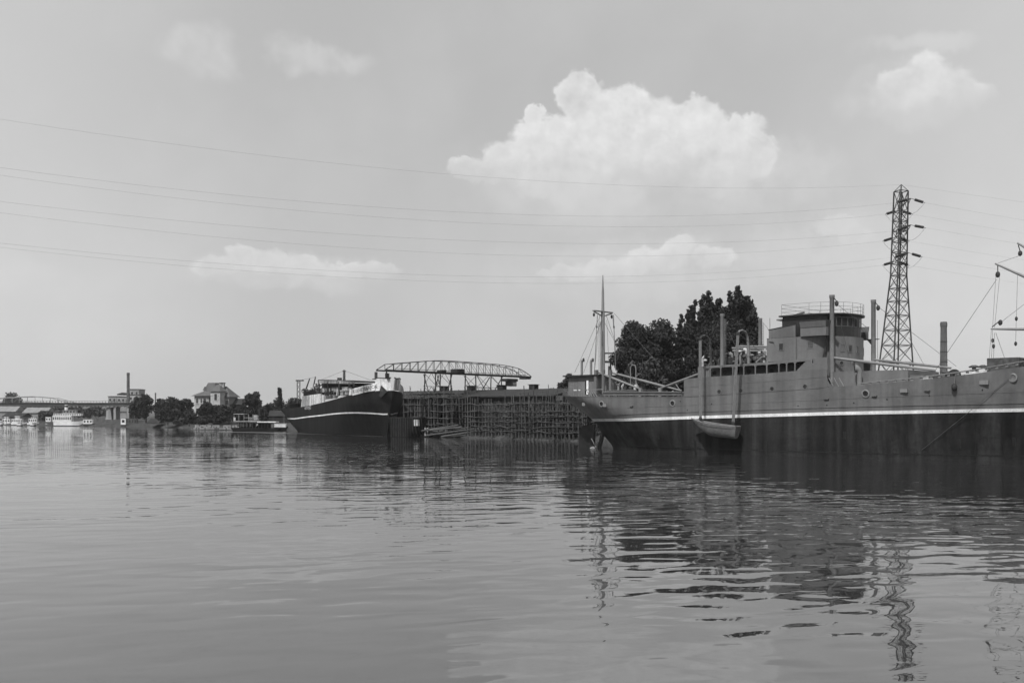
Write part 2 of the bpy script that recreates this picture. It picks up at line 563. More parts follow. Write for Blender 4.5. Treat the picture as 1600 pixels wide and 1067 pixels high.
# ================================================================== GREY CARGO SHIP
fr = Frame((38.7, 111.9), -44)
L = fr.L
ZS = [-0.8, 0.5, 2.2, 3.3, 4.0, 5.15, 6.25, 7.3, 9.0, 12.0]
STERN = [-34.0, -34.8, -36.6, -37.3, -38.3, -40.0, -41.8, -42.8, -43.4, -43.6]
STEM = [20.2 + 0.5 * max(z, 0) for z in ZS]
ZT_X = [-44, -38, -32, -25, -19.5, -10, 0, 3.2, 9.7, 13.5, 19, 26]
ZT_Z = [7.3, 7.15, 6.97, 6.90, 6.82, 7.2, 7.66, 7.78, 8.30, 8.80, 9.75, 11.2]
zt = lambda t: lerp_list(t, ZT_X, ZT_Z)
zst = lambda t: lerp_list(t, [-40, -30, -17.5, 0, 19, 26], [3.86, 3.97, 4.33, 4.78, 5.13, 5.25])
hull = Hull(11.2, ZS, STERN, STEM, zt)
ship = thing('cargo_ship', 'large grey cargo ship with white band along dark lower hull, filling the right side', 'ship', (fr.O[0], fr.O[1], 0), R(fr.deg))
hull.shell(lambda t: -0.8, lambda t: zst(t) - 0.18, 14, n=90).out('lower_hull', 'hull_dark', ship, True)
hull.shell(lambda t: zst(t) - 0.18, zt, 10, n=90).out('hull', 'hull_grey', ship, True)
hull.shell(lambda t: zst(t) - 0.18, lambda t: zst(t) + 0.17, 1, off=0.025, n=90).out('white_stripe', 'white_band', ship, True)
# weather deck
dk = []
for q in hull.qs(40):
    t = hull.x0(7) + (hull.x1(7) - hull.x0(7)) * q; z = zt(t) - 0.85; h = hull.hb(t, z) - 0.02
    dk.append([(t, -h, z), (t, 0, z + 0.08), (t, h, z)])
B().grid(dk).out('deck', 'deck', ship)
# plating laps and rubbing strakes
for k, (dz, hgt, off) in enumerate([(1.45, 0.05, 0.02), (0.62, 0.16, 0.06), (-0.95, 0.04, 0.02), (-2.75, 0.05, 0.02), (-3.9, 0.05, 0.02)]):
    if dz > 0.6:
        f0 = (lambda t, dz=dz: zst(t) + dz + (0.25 if dz > 1 else 0) * max(0, (t + 5) / 20))
    else:
        f0 = (lambda t, dz=dz: max(zst(t) + dz, 0.12))
    hull.strip(-36.5 if dz > 0 else -27.0, 20.5, f0, lambda t, f0=f0, hgt=hgt: f0(t) + hgt, off, off + 0.05, 70).out('plating_lap', 'hull_grey' if dz > 0 else 'hull_dark', ship)
hull.strip(-30.0, 20.3, lambda t: .50, lambda t: .60, .03, .08, 70).out('waterline_strip', 'black', ship)
hull.strip(-42.0, -1.0, lambda t: zt(t) - 0.06, lambda t: zt(t) + 0.02, 0.04, 0.1, 60).out('sheer_strake', 'hull_grey', ship)


def on_side(px, py, off=0.0, h=hull, f=fr):
    v = -h.b
    for _ in range(80):
        p = f.L(px, py, v); v = .75 * v - .25 * (h.hb(p.x, p.z) + off)
    return f.L(px, py, v)


def px_of(f, t, v, z):
    X = f.O[0] + f.u[0] * t + f.n[0] * v; Y = f.O[1] + f.u[1] * t + f.n[1] * v
    return CX + F * X / Y, HY - (z - H) * F / Y


# plate butts on the lower side, each a thin upright lap
for px in (1073, 1105, 1172, 1229, 1331, 1384, 1446, 1520, 1563):
    p = on_side(px, 660)
    hull.strip(p.x, p.x + 0.10, lambda t: 0.1, lambda t: zst(t) - 0.22, 0.014, 0.05, 1).out('plate_butt', 'hull_dark', ship)
for px in (1006, 1073, 1106, 1232, 1300, 1331, 1422, 1508, 1560):
    p = on_side(px, 630)
    hull.strip(p.x, p.x + 0.07, lambda t: zst(t) + .25, lambda t: zt(t) - .1, 0.012, 0.05, 1).out('plate_butt', 'hull_grey', ship)
# dark discharge plates
for px, y0, y1 in ((1027, 674, 686), (1085, 688, 707), (1198, 688, 710), (1319, 674, 686), (1393, 673, 688), (1497, 686, 700), (1583, 683, 697)):
    a = on_side(px - 1.4, y0); c = on_side(px + 1.4, y1)
    hull.strip(a.x, a.x + 0.26, lambda t, z=max(c.z, .05): z, lambda t, z=a.z: z, 0.05, 0.08, 1).out('discharge_plate', 'black', ship)
# side portholes with rims and scuttle pads
ring = B().lathe([(0.27, -0.05), (0.27, 0.05), (0.20, 0.06), (0.20, -0.05)], n=14)
for px, py in ((1124, 612), (1158, 610.5), (1206.5, 607.5), (1258, 604)):
    p = on_side(px, py)
    o = B().lathe([(0.30, -0.06), (0.30, 0.05), (0.23, 0.06), (0.22, -0.02)], n=16).out('porthole', 'hull_grey', ship)
    g = B().lathe([(0.225, -0.02), (0.225, 0.03)], n=16).out('pane', 'glass', o)
    o.location = p; o.rotation_euler = (R(90), 0, 0)
for px, py, s in ((940, 631, .30), (1051, 630, .30), (1352.5, 615, .32), (1582, 590, .34)):
    p = on_side(px, py)
    o = B().lathe([(s + .12, -0.05), (s + .12, 0.06), (s, 0.10), (s - .05, -0.02)], n=16).out('hawse_pipe', 'spar', ship)
    B().lathe([(s - .04, -0.02), (s - .04, 0.03)], n=16).out('hawse_hole', 'black' if px < 1500 else 'hull_grey', o)
    o.location = p; o.rotation_euler = (R(90), 0, 0)
for px, py, wd, hh in ((913, 631.5, .5, .42), (946, 633, .5, .42), (987, 634.5, .5, .14), (1292, 623, .55, .10), (1366.5, 618.5, .55, .10), (1413, 610.5, .75, .36), (1449, 610, .55, .10), (1538, 597.5, .85, .42)):
    p = on_side(px, py)
    B().prism([(p.x - wd / 2, p.y + .05, p.z - hh / 2), (p.x + wd / 2, p.y + .05, p.z - hh / 2), (p.x + wd / 2, p.y + .05, p.z + hh / 2), (p.x - wd / 2, p.y + .05, p.z + hh / 2)], (0, -0.24, 0)).out('scupper_hood', 'spar' if hh > .2 else 'hull_grey', ship)
for px, py in ((1063, 627), (1112, 631), (1292, 633), (1334, 629.5), (1386, 624), (1452, 618), (1535, 609), (1074, 641), (1247, 634)):
    p = on_side(px, py)
    B().lathe([(0.075, -0.02), (0.075, 0.03)], n=8).out('drain_hole', 'black', ship).matrix_local = Matrix.Translation(p) @ Matrix.Rotation(R(90), 4, 'X')

# ---- stern: poop bulwark, rudder, propeller
zp = lambda t: lerp_list(t, [-44, -39.6, -38.9, -38.4, -38.0], [8.0, 7.98, 7.85, 7.5, 7.15])
for sd in (-1, 1):
    hull.strip(-43.3, -38.0, lambda t: zt(t) + .02, lambda t: max(zp(t), zt(t) + .03), 0.0, 0.06, 18, sd).out('poop_bulwark', 'hull_grey', ship)
for px, s in ((899, .55), (905.5, .25)):
    p = on_side(px, 609.5); B().box((p.x, p.y + .02, p.z), (s, .16, .16)).out('fairlead', 'white_band', ship)
B().prism([(-40.6, -.16, -.7), (-37.9, -.16, -.7), (-37.7, -.16, 3.3), (-40.0, -.16, 3.1), (-40.6, -.16, 1.6)], (0, .32, 0)).out('rudder', 'black', ship)  # rudder, drawn oversize in black to fill the shadowed gap before the hull
B().tube((-39.0, 0, 2.0), (-39.0, 0, 5.0), .16).out('rudder_stock', 'dark', ship)
B().prism([(-37.3, -.14, -.7), (-36.9, -.14, -.7), (-35.9, -.14, 2.6), (-36.5, -.14, 2.8)], (0, .28, 0)).out('stern_post', 'dark', ship)
prop = B()
for k in range(4):
    a = R(40 + 90 * k); rows = []
    for i in range(7):
        r = 0.2 + 1.25 * i / 6; wd = 0.52 * math.sin(math.pi * (0.18 + 0.75 * i / 6)) + 0.04
        tw = R(58 - 22 * i / 6)
        rr = []
        for s in (-1, -.3, .3, 1):
            dx, dc = s * wd * math.cos(tw), s * wd * math.sin(tw)
            rr.append((dx, r * math.cos(a) - dc * math.sin(a), r * math.sin(a) + dc * math.cos(a)))
        rows.append(rr)
    prop.grid(rows)
prop.ball((0, 0, 0), 0.2)
o = prop.out('propeller', 'bronze', ship); o.location = (-37.55, -.1, 0.15)
sm = o.modifiers.new('thickness', 'SOLIDIFY'); sm.thickness = 0.06

# ---- after well deck: inset bulwark on a slot, stanchions, top rail
t0, t1 = on_side(942, 616).x, on_side(1065, 616).x
for sd in (-1, 1):
    hull.strip(t0, t1, lambda t: zt(t) + .16, lambda t: zt(t) + .55, -.05, .06, 20, sd).out('bulwark_plate', 'hull_grey', ship)
    hull.strip(t0, t1, lambda t: zt(t) + .555, lambda t: zt(t) + .64, .10, .30, 20, sd).out('bulwark_rail', 'spar', ship)
    for i in range(14):
        t = t0 + (t1 - t0) * (i + .5) / 14
        B().box((t, sd * (hull.hb(t, 7) - .25), zt(t) + .2), (.10, .3, .7)).out('bulwark_stay', 'hull_grey', ship)
for px in (999, 1030):
    p = on_side(px, 610); B().box((p.x, p.y + .25, zt(p.x) + .55), (.34, .34, 1.15)).out('bollard', 'spar', ship)
# stays beside the poop ladder
for i in range(4):
    a = on_side(916 + 3.2 * i, 608); c = on_side(921 + 4.0 * i, 619.5)
    B().beam(a, c, .07).out('ladder_stay', 'spar', ship)
a = on_side(915, 608.5); c = on_side(943, 607)
B().beam((a.x, a.y, 7.95), (c.x, c.y, 7.95), .12, .10).out('ladder_rail', 'spar', ship)
# hatches in the after well
for ta, tb, zz in ((-33.5, -27.5, 7.75), (-26.0, -20.5, 7.35)):
    o = B().box(((ta + tb) / 2, 0, (zz + 5.9) / 2), (tb - ta, 5.8, zz - 5.9)).out('hatch_coaming', 'gear', ship)
    for i in range(5):
        t = ta + (tb - ta) * (i + .5) / 5
        B().box((t, 0, zz + .08), ((tb - ta) / 5 - .06, 5.9, .13)).out('hatch_cover', 'deck', o)


# ---- reusable deck gear
def winch(p, s=1.0, rz=0.0, mt='gear'):
    b = B()
    for y in (-.75, .75):
        b.prism([(-.75 * s, y * s - .06, 0), (.75 * s, y * s - .06, 0), (.45 * s, y * s - .06, 1.0 * s), (-.45 * s, y * s - .06, 1.0 * s)], (0, .12, 0))
    b.tube((0, -1.25 * s, .72 * s), (0, 1.25 * s, .72 * s), .12 * s)
    b.tube((0, -.65 * s, .72 * s), (0, .65 * s, .72 * s), .34 * s, n=12)
    for y in (-1.2, -.62, .62, 1.2):
        b.tube((0, (y - .05) * s, .72 * s), (0, (y + .05) * s, .72 * s), .5 * s, n=14)
    b.tube((.5 * s, -.5 * s, .45 * s), (1.1 * s, -.5 * s, .45 * s), .22 * s, n=10)
    b.tube((.5 * s, .5 * s, .45 * s), (1.1 * s, .5 * s, .45 * s), .22 * s, n=10)
    o = b.out('winch', mt, ship); o.location = p; o.rotation_euler = (0, 0, rz)
    return o


def cowl(p, h, r=.22, head=.42, rz=0.0, mt='spar'):
    """bent ventilator with a flared mouth"""
    pts = [(0, 0, 0), (0, 0, h - .5 * head)]; rr = [r, r]
    for k in range(1, 7):
        a = R(90 * k / 6)
        pts.append((head * (1 - math.cos(a)), 0, h - .5 * head + head * math.sin(a))); rr.append(r + (head - r) * (k / 6) ** 1.6)
    o = B().path(pts, rr, 12).out('cowl_vent', mt, ship, True)
    e = pts[-1]
    B().tube((e[0] + .005, 0, e[2]), (e[0] + .03, 0, e[2]), head * .86, n=12).out('cowl_mouth', 'black', o)
    o.location = p; o.rotation_euler = (0, 0, rz)
    return o


def block(p, q, s=.22):
    """rope block hanging on a short strop"""
    o = B().ball((0, 0, 0), s, 10, 6, (1, .55, 1.35)).out('rope_block', 'dark', ship, True)
    o.location = q
    B().tube(Vector(p) - Vector(q), (0, 0, s), .05, n=6).out('strop', 'dark', o)
    return o


def stay(p, q, r=.022, name='stay', mt='wire'):
    return B().tube(p, q, r, n=5).out(name, mt, ship)


# after deckhouse
a = L(889, 583, -2.3); c = L(931, 583, -2.3); b2 = L(931, 606, -2.3)
zr = 9.9
o = B().box(((a.x + c.x) / 2, 0, (zr + 6.2) / 2), (c.x - a.x, 4.6, zr - 6.2)).out('deckhouse', 'house_grey', ship)
B().box(((a.x + c.x) / 2 + .1, 0, zr + .09), (c.x - a.x + 1.5, 5.8, .18)).out('deckhouse_roof', 'varnish', ship)
d0 = L(914.3, 600, -2.3); d1 = L(917.4, 600, -2.3); d2 = L(920.4, 600, -2.3)
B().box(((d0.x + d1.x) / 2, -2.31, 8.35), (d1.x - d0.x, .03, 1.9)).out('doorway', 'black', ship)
dd = B().box(((d1.x + d2.x) / 2, -2.42, 8.35), (d2.x - d1.x, .08, 1.9)).out('door', 'white_band', ship)
tag(dd, 'white door standing open')
for i in range(7):
    p = on_side(888 + 4.0 * i, 606); B().tube((p.x, p.y + .05, zt(p.x)), (p.x, p.y + .05, 9.0), .03, n=6).out('rail_post', 'spar', ship)
for zz in (8.4, 8.7, 9.0):
    pts = [on_side(887 + 3.0 * i, 606) for i in range(10)]
    B().path([(p.x, p.y + .05, zz) for p in pts], .022, 6).out('hand_rail', 'spar', ship)
for px in (909, 923.5):
    p = L(px, 582, -.8); cowl((p.x, p.y, 9.9), L(px, 562, -.8).z - 9.9 - .2, .17, .30, R(20))
# king posts and machinery before the deckhouse
for px, v, wdt in ((931.5, -2.6, .42), (943, -2.2, .34), (954, -2.4, .34)):
    p = L(px, 578, v); B().box((p.x, v, (p.z + 6.2) / 2), (wdt, wdt, p.z - 6.2)).out('winch_post', 'house_grey', ship)
for px, v in ((938, -3.3), (951, -3.2), (963, -3.4), (975, -3.3), (984, -3.0)):
    p = L(px, 605, v); winch((p.x, v, 6.1), 1.15, R(90 if px % 2 else 0), 'gear')
for px, v, hh in ((947, -1.0, 8.8), (957, 1.0, 9.2), (966, 0.4, 8.9), (972, -1.5, 8.4), (992, -2.0, 8.2)):
    p = L(px, 600, v); cowl((p.x, v, 6.1), hh - 6.1, .16, .30, R(random.choice((-60, 20, 100))), random.choice(('gear_light', 'spar')))
B().path([L(985, 600, 1.0), L(985, 575, 1.0), L(987.5, 570, 1.0), L(992, 570.5, 1.0), L(993.5, 576, 1.0), L(993.5, 600, 1.0)], .07, 7).out('hoop_davit', 'spar', ship)

# after mast
mt_ = L(942, 430, 0); mb = Vector((mt_.x, 0, 6.2)); tt = mt_.x
mast = B().path([(tt, 0, 6.2), (tt, 0, 12), (tt, 0, 18.9)], [.30, .29, .26], 12).out('mast', 'spar', ship, True)
B().path([(tt, 0, 18.7), (tt, 0, 21.4), (tt, 0, mt_.z)], [.22, .17, .05], 10).out('topmast', 'spar', mast, True)
B().path([(tt, -2.0, 18.75), (tt, -1.1, 18.5), (tt, 0, 18.2), (tt, 1.1, 18.5), (tt, 2.0, 18.75)], .09, 6).out('crosstree', 'spar', mast)
B().box((tt, 0, 18.86), (.42, 4.1, .14)).out('crosstree_platform', 'spar', mast)
for sd in (-1, 1):
    B().ball((tt, sd * 1.95, 18.3), .2, 8, 5, (1, .6, 1.4)).out('head_block', 'dark', mast)
lad = B()
for dy in (-.18, .18): lad.beam((tt - .42, dy - .2, 8.5), (tt - .36, dy - .2, 17.5), .04)
for i in range(30): lad.beam((tt - .4, -.38, 8.7 + .3 * i), (tt - .4, -.02, 8.7 + .3 * i), .03)
lad.out('ladder', 'spar', mast)
for (x0, y0, v0), (x1, y1, v1) in (((938.5, 492, -.8), (898, 582, -3.2)), ((937, 492, -.8), (929, 582, -4.4)), ((947, 492, .8), (970, 560, 4.6)), ((957, 492, 1.9), (963, 560, 4.0)),
                                   ((945, 505, .3), (975, 560, 4.8)), ((940, 500, -.2), (912, 582, 2.0)), ((960, 490, 2.0), (1030, 570, 3.2)), ((948, 500, 0), (952, 582, -3.4))):
    stay(L(x0, y0, v0), L(x1, y1, v1), .025)
for x0, x1, v in ((933.5, 929, -1.9), (958.5, 962, 1.9)):
    a, c = L(x0, 492, v), L(x1, 578, v * 1.4)
    B().tube(a, c, .055, n=6).out('topping_lift', 'rope', ship)
    m_ = a.lerp(c, .22); B().ball(m_, .13, 8, 5, (1, .7, 1.7)).out('lift_block', 'dark', ship)
# derrick booms over the after well
for p, q in ((L(935, 582, -2.0), L(1000, 607.5, -3.2)), (L(955, 582, 1.8), L(1065, 610.5, 1.6)), (L(1029, 608, 1.6), L(1103, 580, -2.8))):
    B().path([p, p.lerp(q, .5), q], [.13, .17, .11], 10).out('derrick_boom', 'spar', ship, True)
for p, q in ((L(994, 598, -3.2), L(999, 607, -3.2)), (L(1056, 600, 1.6), L(1062, 609, 1.6))):
    B().beam(p, q, .10).out('boom_crutch', 'spar', ship)
for i in range(26):
    px = 1003 + 2.3 * i + random.uniform(-1, 1); v = random.uniform(-3.6, -2.2)
    p = L(px, 612, v); B().ball((p.x, v, 7.1 + random.uniform(0, .35)), random.uniform(.14, .3), 7, 4).out('cargo_gear', random.choice(('gear', 'dark', 'gear_light', 'rope')), ship)

# ---- midship side plating and promenade screen
zmid = lambda t: lerp_list(t, [-19.2, -16.3, -7.8, -3.2, -.7], [8.98, 9.14, 9.38, 9.58, 9.62])
zbd = lambda t: lerp_list(t, [-17.2, -7.8, -3.0, 0], [10.45, 10.62, 10.85, 10.95])
for sd in (-1, 1):
    hull.strip(-19.2, -0.6, lambda t: zt(t) + .025, zmid, 0.0, .07, 40, sd).out('side_plating', 'hull_grey', ship)
    hull.strip(-17.1, -2.0, lambda t: zbd(t) - .27, zbd, .02, .09, 40, sd).out('boat_deck_edge', 'house_grey', ship)
hull.strip(-19.2, -0.7, lambda t: zt(t) + 1.12, lambda t: zt(t) + 1.16, .02, .06, 40).out('plating_lap', 'hull_grey', ship)
B().grid([[(t, -5.5, zbd(t) - .1), (t, 0, zbd(t) - .02), (t, 5.5, zbd(t) - .1)] for t in np.linspace(-17.0, -2.0, 12)]).out('boat_deck', 'deck', ship)
edges = [1101, 1110, 1126, 1145, 1162, 1180, 1198, 1216.8, 1229, 1242]
for sd in (-1, 1):
    for px in edges:
        t = L(px, 575, -5.6).x; za, zb = zmid(t), zbd(t) - .26; g = .17; hw = .07; y = sd * hull.hb(t, 9.5)
        B().prism([(t - hw, y, za), (t + hw, y, za), (t + hw, y, zb - g), (t + hw + g, y, zb), (t - hw - g, y, zb), (t - hw, y, zb - g)], (0, -sd * .09, 0)).out('screen_pillar', 'house_grey', ship)
    t = L(1262, 575, -5.6).x; y = sd * hull.hb(t, 9.5)
    B().prism([(t - 1.35, y, zmid(t - 1.3) + .02), (t + .2, y, zmid(t)), (t + 2.35, y, zmid(t)), (t + 2.3, y, 10.93), (t, y, 10.87), (t - .1, y, 10.7)], (0, -sd * .09, 0)).out('screen_end_plate', 'house_grey', ship)
pw_ = B().box((-10.6, 0, 9.3), (16.6, 6.0, 2.3)).out('promenade_house', 'house_grey', ship)
for px in (1116.5, 1132.5, 1152, 1170, 1206, 1250):
    p = L(px, 581, -3.0); o = B().lathe([(.26, -.02), (.26, .03), (.2, .04), (.2, 0)], n=14).out('promenade_porthole', 'dark', ship)
    o.location = (p.x, -3.0, 9.75); o.rotation_euler = (R(90), 0, 0)
# forward break: rounded cut and slanting stays
B().prism([(-.62, -5.58, 7.68), (-.62, -5.58, 8.75), (-.5, -5.58, 8.3), (-.28, -5.58, 7.95), (.1, -5.58, 7.75), (.4, -5.58, 7.70)], (0, .07, 0)).out('break_bracket', 'hull_grey', ship)
for px in (1295, 1303, 1311):
    B().beam(L(px, 590, -5.45), L(px + 8, 605, -5.45), .08).out('break_stay', 'spar', ship)

# ---- forward side: rail on short stanchions
t0, t1 = on_side(1344, 603).x, 21.5
for sd in (-1, 1):
    hull.strip(t0, t1, lambda t: zt(t) + .17, lambda t: zt(t) + .27, .06, .24, 40, sd).out('bulwark_rail', 'spar', ship)
    for i in range(22):
        t = t0 + .2 + (t1 - t0 - .4) * i / 21
        B().box((t, sd * (hull.hb(t, zt(t)) - .06), zt(t) + .06), (.28, .10, .22)).out('rail_chock', 'spar', ship)

# ---- bridge house
def plan(t_side, v_side, t_front, n=15, ex=(0.85, 1.0)):
    """half oval front, straight sides; starboard round to port"""
    pts = []
    for i in range(n + 1):
        th = -math.pi / 2 + math.pi * i / n
        c, s_ = abs(math.cos(th)) ** ex[1], abs(math.sin(th)) ** ex[0]
        pts.append((t_side + (t_front - t_side) * c, math.copysign(v_side * s_, th)))
    return pts


def house(name, mt, pts, t_aft, z0, z1, parent=ship, cap=True):
    b = B(); ring = [(t_aft, pts[0][1])] + pts + [(t_aft, pts[-1][1])]
    n = len(ring)
    vs = [(x, y, z0) for x, y in ring] + [(x, y, z1) for x, y in ring]
    fs = [(i, (i + 1) % n, n + (i + 1) % n, n + i) for i in range(n)] + [tuple(range(n, 2 * n)), tuple(reversed(range(n)))]
    return b.add(vs, fs).out(name, mt, parent)


BODY = plan(-5.0, 5.25, 0.35, 21)
house('bridge_house', 'house_grey', BODY, -8.1, 10.72, 13.35)
low = [p for p in BODY if p[0] > -3.2]
house('bridge_house_base', 'house_grey', low, low[0][0] - .05, 7.0, 10.70)
# side screen aft of the house with the concave cut, port and starboard
cut = [(1201.5, 533), (1209, 534.5), (1211, 540), (1210.6, 547), (1208, 554), (1203, 560), (1195, 565.5)]
for sd in (-1, 1):
    pl = [L(px, py, -5.33) for px, py in cut]
    poly = [(p.x, sd * 5.33, p.z) for p in pl] + [(L(1244, 566, -5.33).x, sd * 5.33, 10.7), (L(1244, 530, -5.33).x, sd * 5.33, 13.36), (L(1201.5, 530, -5.33).x, sd * 5.33, 13.36)]
    B().prism(poly, (0, sd * .07, 0)).out('side_screen', 'house_grey', ship)
    # bridge-deck bulwark above it
    ta, tb = L(1201.3, 520, -5.4).x, -4.45
    B().prism([(ta, sd * 5.42, 13.37), (tb, sd * 5.42, 13.37), (tb, sd * 5.42, 14.72), (ta, sd * 5.42, 14.28)], (0, sd * -.10, 0)).out('bridge_bulwark', 'hull_grey', ship)
    B().prism([(ta - .05, sd * 5.46, 14.285), (tb, sd * 5.46, 14.725), (tb, sd * 5.46, 14.80), (ta - .05, sd * 5.46, 14.36)], (0, sd * -.18, 0)).out('bulwark_cap', 'varnish', ship)
    # wing dodger: a flared box
    ta, tb = L(1249.5, 505, -5.5).x, L(1289.5, 505, -5.5).x
    B().prism([(ta, sd * 5.35, 14.30), (ta, sd * 5.40, 14.32), (ta, sd * 5.58, 14.95), (ta, sd * 5.35, 14.95)], (tb - ta, 0, 0)).out('bridge_wing_dodger', 'house_grey', ship)
    B().box(((ta + tb) / 2, sd * 5.05, 13.83), (tb - ta, .6, .94)).out('bridge_wing', 'house_grey', ship)
B().grid([[(-8.1, -5.3, 13.37), (-8.1, 5.3, 13.37)], [(-4.5, -5.3, 13.37), (-4.5, 5.3, 13.37)]]).out('bridge_deck', 'deck', ship)
WH = plan(-3.9, 4.35, 0.15, 21)
house('wheelhouse', 'varnish', WH, -6.6, 13.36, 15.75)
RF = plan(-3.9, 4.75, 0.55, 21)
house('wheelhouse_roof', 'varnish', RF, -6.9, 15.76, 15.92)


def wall_at(pts, px, z):
    best = None
    for i in range(len(pts) - 1):
        for k in range(20):
            q = (k + .5) / 20; t = pts[i][0] + (pts[i + 1][0] - pts[i][0]) * q; v = pts[i][1] + (pts[i + 1][1] - pts[i][1]) * q
            dx, dy = pts[i + 1][0] - pts[i][0], pts[i + 1][1] - pts[i][1]
            e = abs(px_of(fr, t, v, z)[0] - px)
            Yq = fr.u[1] * t + fr.n[1] * v
            if best is None or (best[4] > 1.2 and e < best[4]): best = (Yq, t, v, math.atan2(dy, dx), e)
            elif e < 1.2 and (best is None or Yq < best[0] - .3 or (abs(Yq - best[0]) <= .3 and e < best[4])): best = (Yq, t, v, math.atan2(dy, dx), e)
    return best[1:4]


def wall_window(pts, px, z, wd, hh, frame_mt, glass_mt, name='window'):
    t, v, a = wall_at(pts, px, z)
    o = B()
    o.box((0, 0, hh / 2 + .05), (wd + .16, .08, .07)).box((0, 0, -hh / 2 - .05), (wd + .16, .08, .07)).box((-wd / 2 - .04, 0, 0), (.07, .08, hh)).box((wd / 2 + .04, 0, 0), (.07, .08, hh))
    o = o.out(name, frame_mt, ship); o.location = (t, v, z); o.rotation_euler = (0, 0, a)
    B().box((0, 0, 0), (wd, .03, hh)).out('pane', glass_mt, o)


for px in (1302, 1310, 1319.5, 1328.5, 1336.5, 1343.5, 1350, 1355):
    wall_window(WH, px, 15.0, .66 if px < 1340 else .58, .88, 'sash', 'black' if px < 1340 else 'gear_light')  # right-hand panes coloured pale for the sky seen through them
for px, zz, wd, hh, g in ((1298, 12.1, .4, .75, 'glass'), (1316.5, 12.05, .42, .70, 'hull_grey'), (1328.5, 12.0, .42, .72, 'glass'), (1339.5, 11.95, .42, .70, 'glass'), (1353.5, 11.8, .36, .74, 'gear')):
    wall_window(BODY, px, zz, wd, hh, 'house_grey', g)
for px, py, wd, hh, g, v in ((1220.5, 542, .46, .75, 'glass', -5.41), (1266, 538, .55, .72, 'gear', -5.27)):
    p = L(px, py, v)
    if px > 1250:
        wall_window(BODY, px, p.z, wd, hh, 'house_grey', g)
    else:
        o = B().box((0, 0, hh / 2 + .04), (wd + .16, .07, .07)).box((0, 0, -hh / 2 - .04), (wd + .16, .07, .07)).box((-wd / 2 - .04, 0, 0), (.07, .07, hh)).box((wd / 2 + .04, 0, 0), (.07, .07, hh)).out('window', 'house_grey', ship)
        o.location = p; B().box((0, 0, 0), (wd, .03, hh)).out('pane', g, o)
for px, py in ((1281.5, 569), (1314.5, 567.5), (1334, 567.5)):
    t, v, a = wall_at(BODY, px, 10.4); z = L(px, py, v).z
    o = B().lathe([(.30, -.05), (.30, .05), (.22, .06), (.21, 0)], n=16).out('house_porthole', 'house_grey', ship)
    B().lathe([(.215, 0), (.215, .03)], n=14).out('pane', 'glass', o)
    o.location = (t, v, z); o.rotation_euler = (R(90), 0, a)
# compass-deck railing
rp = plan(-3.9, 4.6, 0.42, 21)
ring_pts = [(-6.6, -4.6)] + rp + [(-6.6, 4.6)]
for i, (x, y) in enumerate(ring_pts):
    if i % 2 == 0 or i in (0, len(ring_pts) - 1):
        B().tube((x, y, 15.92), (x, y, 17.15), .022, n=5).out('rail_post', 'spar', ship)
for zz in (16.3, 16.72, 17.15):
    B().path([(x, y, zz) for x, y in ring_pts] + [(-6.6, -4.6, zz)], .02, 5).out('hand_rail', 'spar', ship)
# chart house and casing abaft the wheelhouse
a = L(1222, 500, -3.6); c = L(1250, 500, -3.6)
B().box(((a.x + c.x) / 2, 0, 14.35), (c.x - a.x, 7.2, 2.2)).out('chart_house', 'house_grey', ship)
B().box(((a.x + c.x) / 2 - .1, 0, 15.55), (c.x - a.x + .9, 7.8, .16)).out('chart_house_roof', 'house_grey', ship)
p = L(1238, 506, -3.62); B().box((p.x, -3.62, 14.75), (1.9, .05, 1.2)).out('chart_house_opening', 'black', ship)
B().beam(L(1228, 497, -3.4), L(1257, 488, -3.0), .16, .2).out('stowed_spar', 'gear', ship)
B().beam(L(1228, 494.5, -3.3), L(1262, 495, -3.3), .14, .3).out('stowed_plank', 'hull_grey', ship)
stay(L(1203, 497, -5), L(1203, 516, -5), .03, 'antenna_rod')

# trunk before the bridge
B().box((3.4, 0, 8.2), (8.6, 8.4, 2.3)).out('trunk_house', 'house_grey', ship)
B().box((8.4, 0, 7.9), (1.4, 7.4, 1.7)).out('trunk_step', 'house_grey', ship)
# king posts with bracket, block and boom
for t, v, zb, ztop, r_ in ((-.80, -4.0, 8.2, 17.85, .27), (.35, 4.0, 8.2, 17.9, .27), (-14.8, -4.0, 10.3, 16.75, .24), (-14.3, 4.0, 10.3, 16.75, .24)):
    kp = B().path([(t, v, zb), (t, v, ztop - .35), (t, v, ztop - .3), (t, v, ztop)], [r_, r_ * .95, r_ * 1.12, r_ * 1.12], 14).out('king_post', 'spar', ship, True)
    if t > -5:
        B().prism([(t - .9, v - .1, 13.3), (t + .55, v - .1, 13.3), (t + .55, v - .1, 13.38), (t - .9, v - .1, 13.38)], (0, .5, 0)).out('post_bracket', 'varnish', kp)
        B().prism([(t - .75, v - .05, 13.29), (t - .25, v - .05, 13.29), (t - .25, v - .05, 12.7)], (0, .1, 0)).out('bracket_knee', 'varnish', kp)
        block((t + .25, v - .1, ztop - .3), (t + .62, v - .15, ztop - 1.0), .24)
    else:
        block((t - .25, v - .1, ztop - .6), (t - .55, v - .1, ztop - 1.4), .18)
        lb = B()
        for dy in (-.16, .16): lb.beam((t + .4, v + dy, zb), (t + .4, v + dy, ztop - .6), .04)
        for i in range(17): lb.beam((t + .4, v - .16, zb + .3 + .32 * i), (t + .4, v + .16, zb + .3 + .32 * i), .03)
        lb.out('ladder', 'spar', kp)
for p, q, r_ in ((L(1298, 558.5, -4.0), L(1462, 579, -1.6), .19), (L(1367, 562, 3.6), L(1486, 575, 3.0), .17)):
    B().path([p, p.lerp(q, .5), q], [r_ * .75, r_, r_ * .75], 10).out('derrick_boom', 'spar', ship, True)
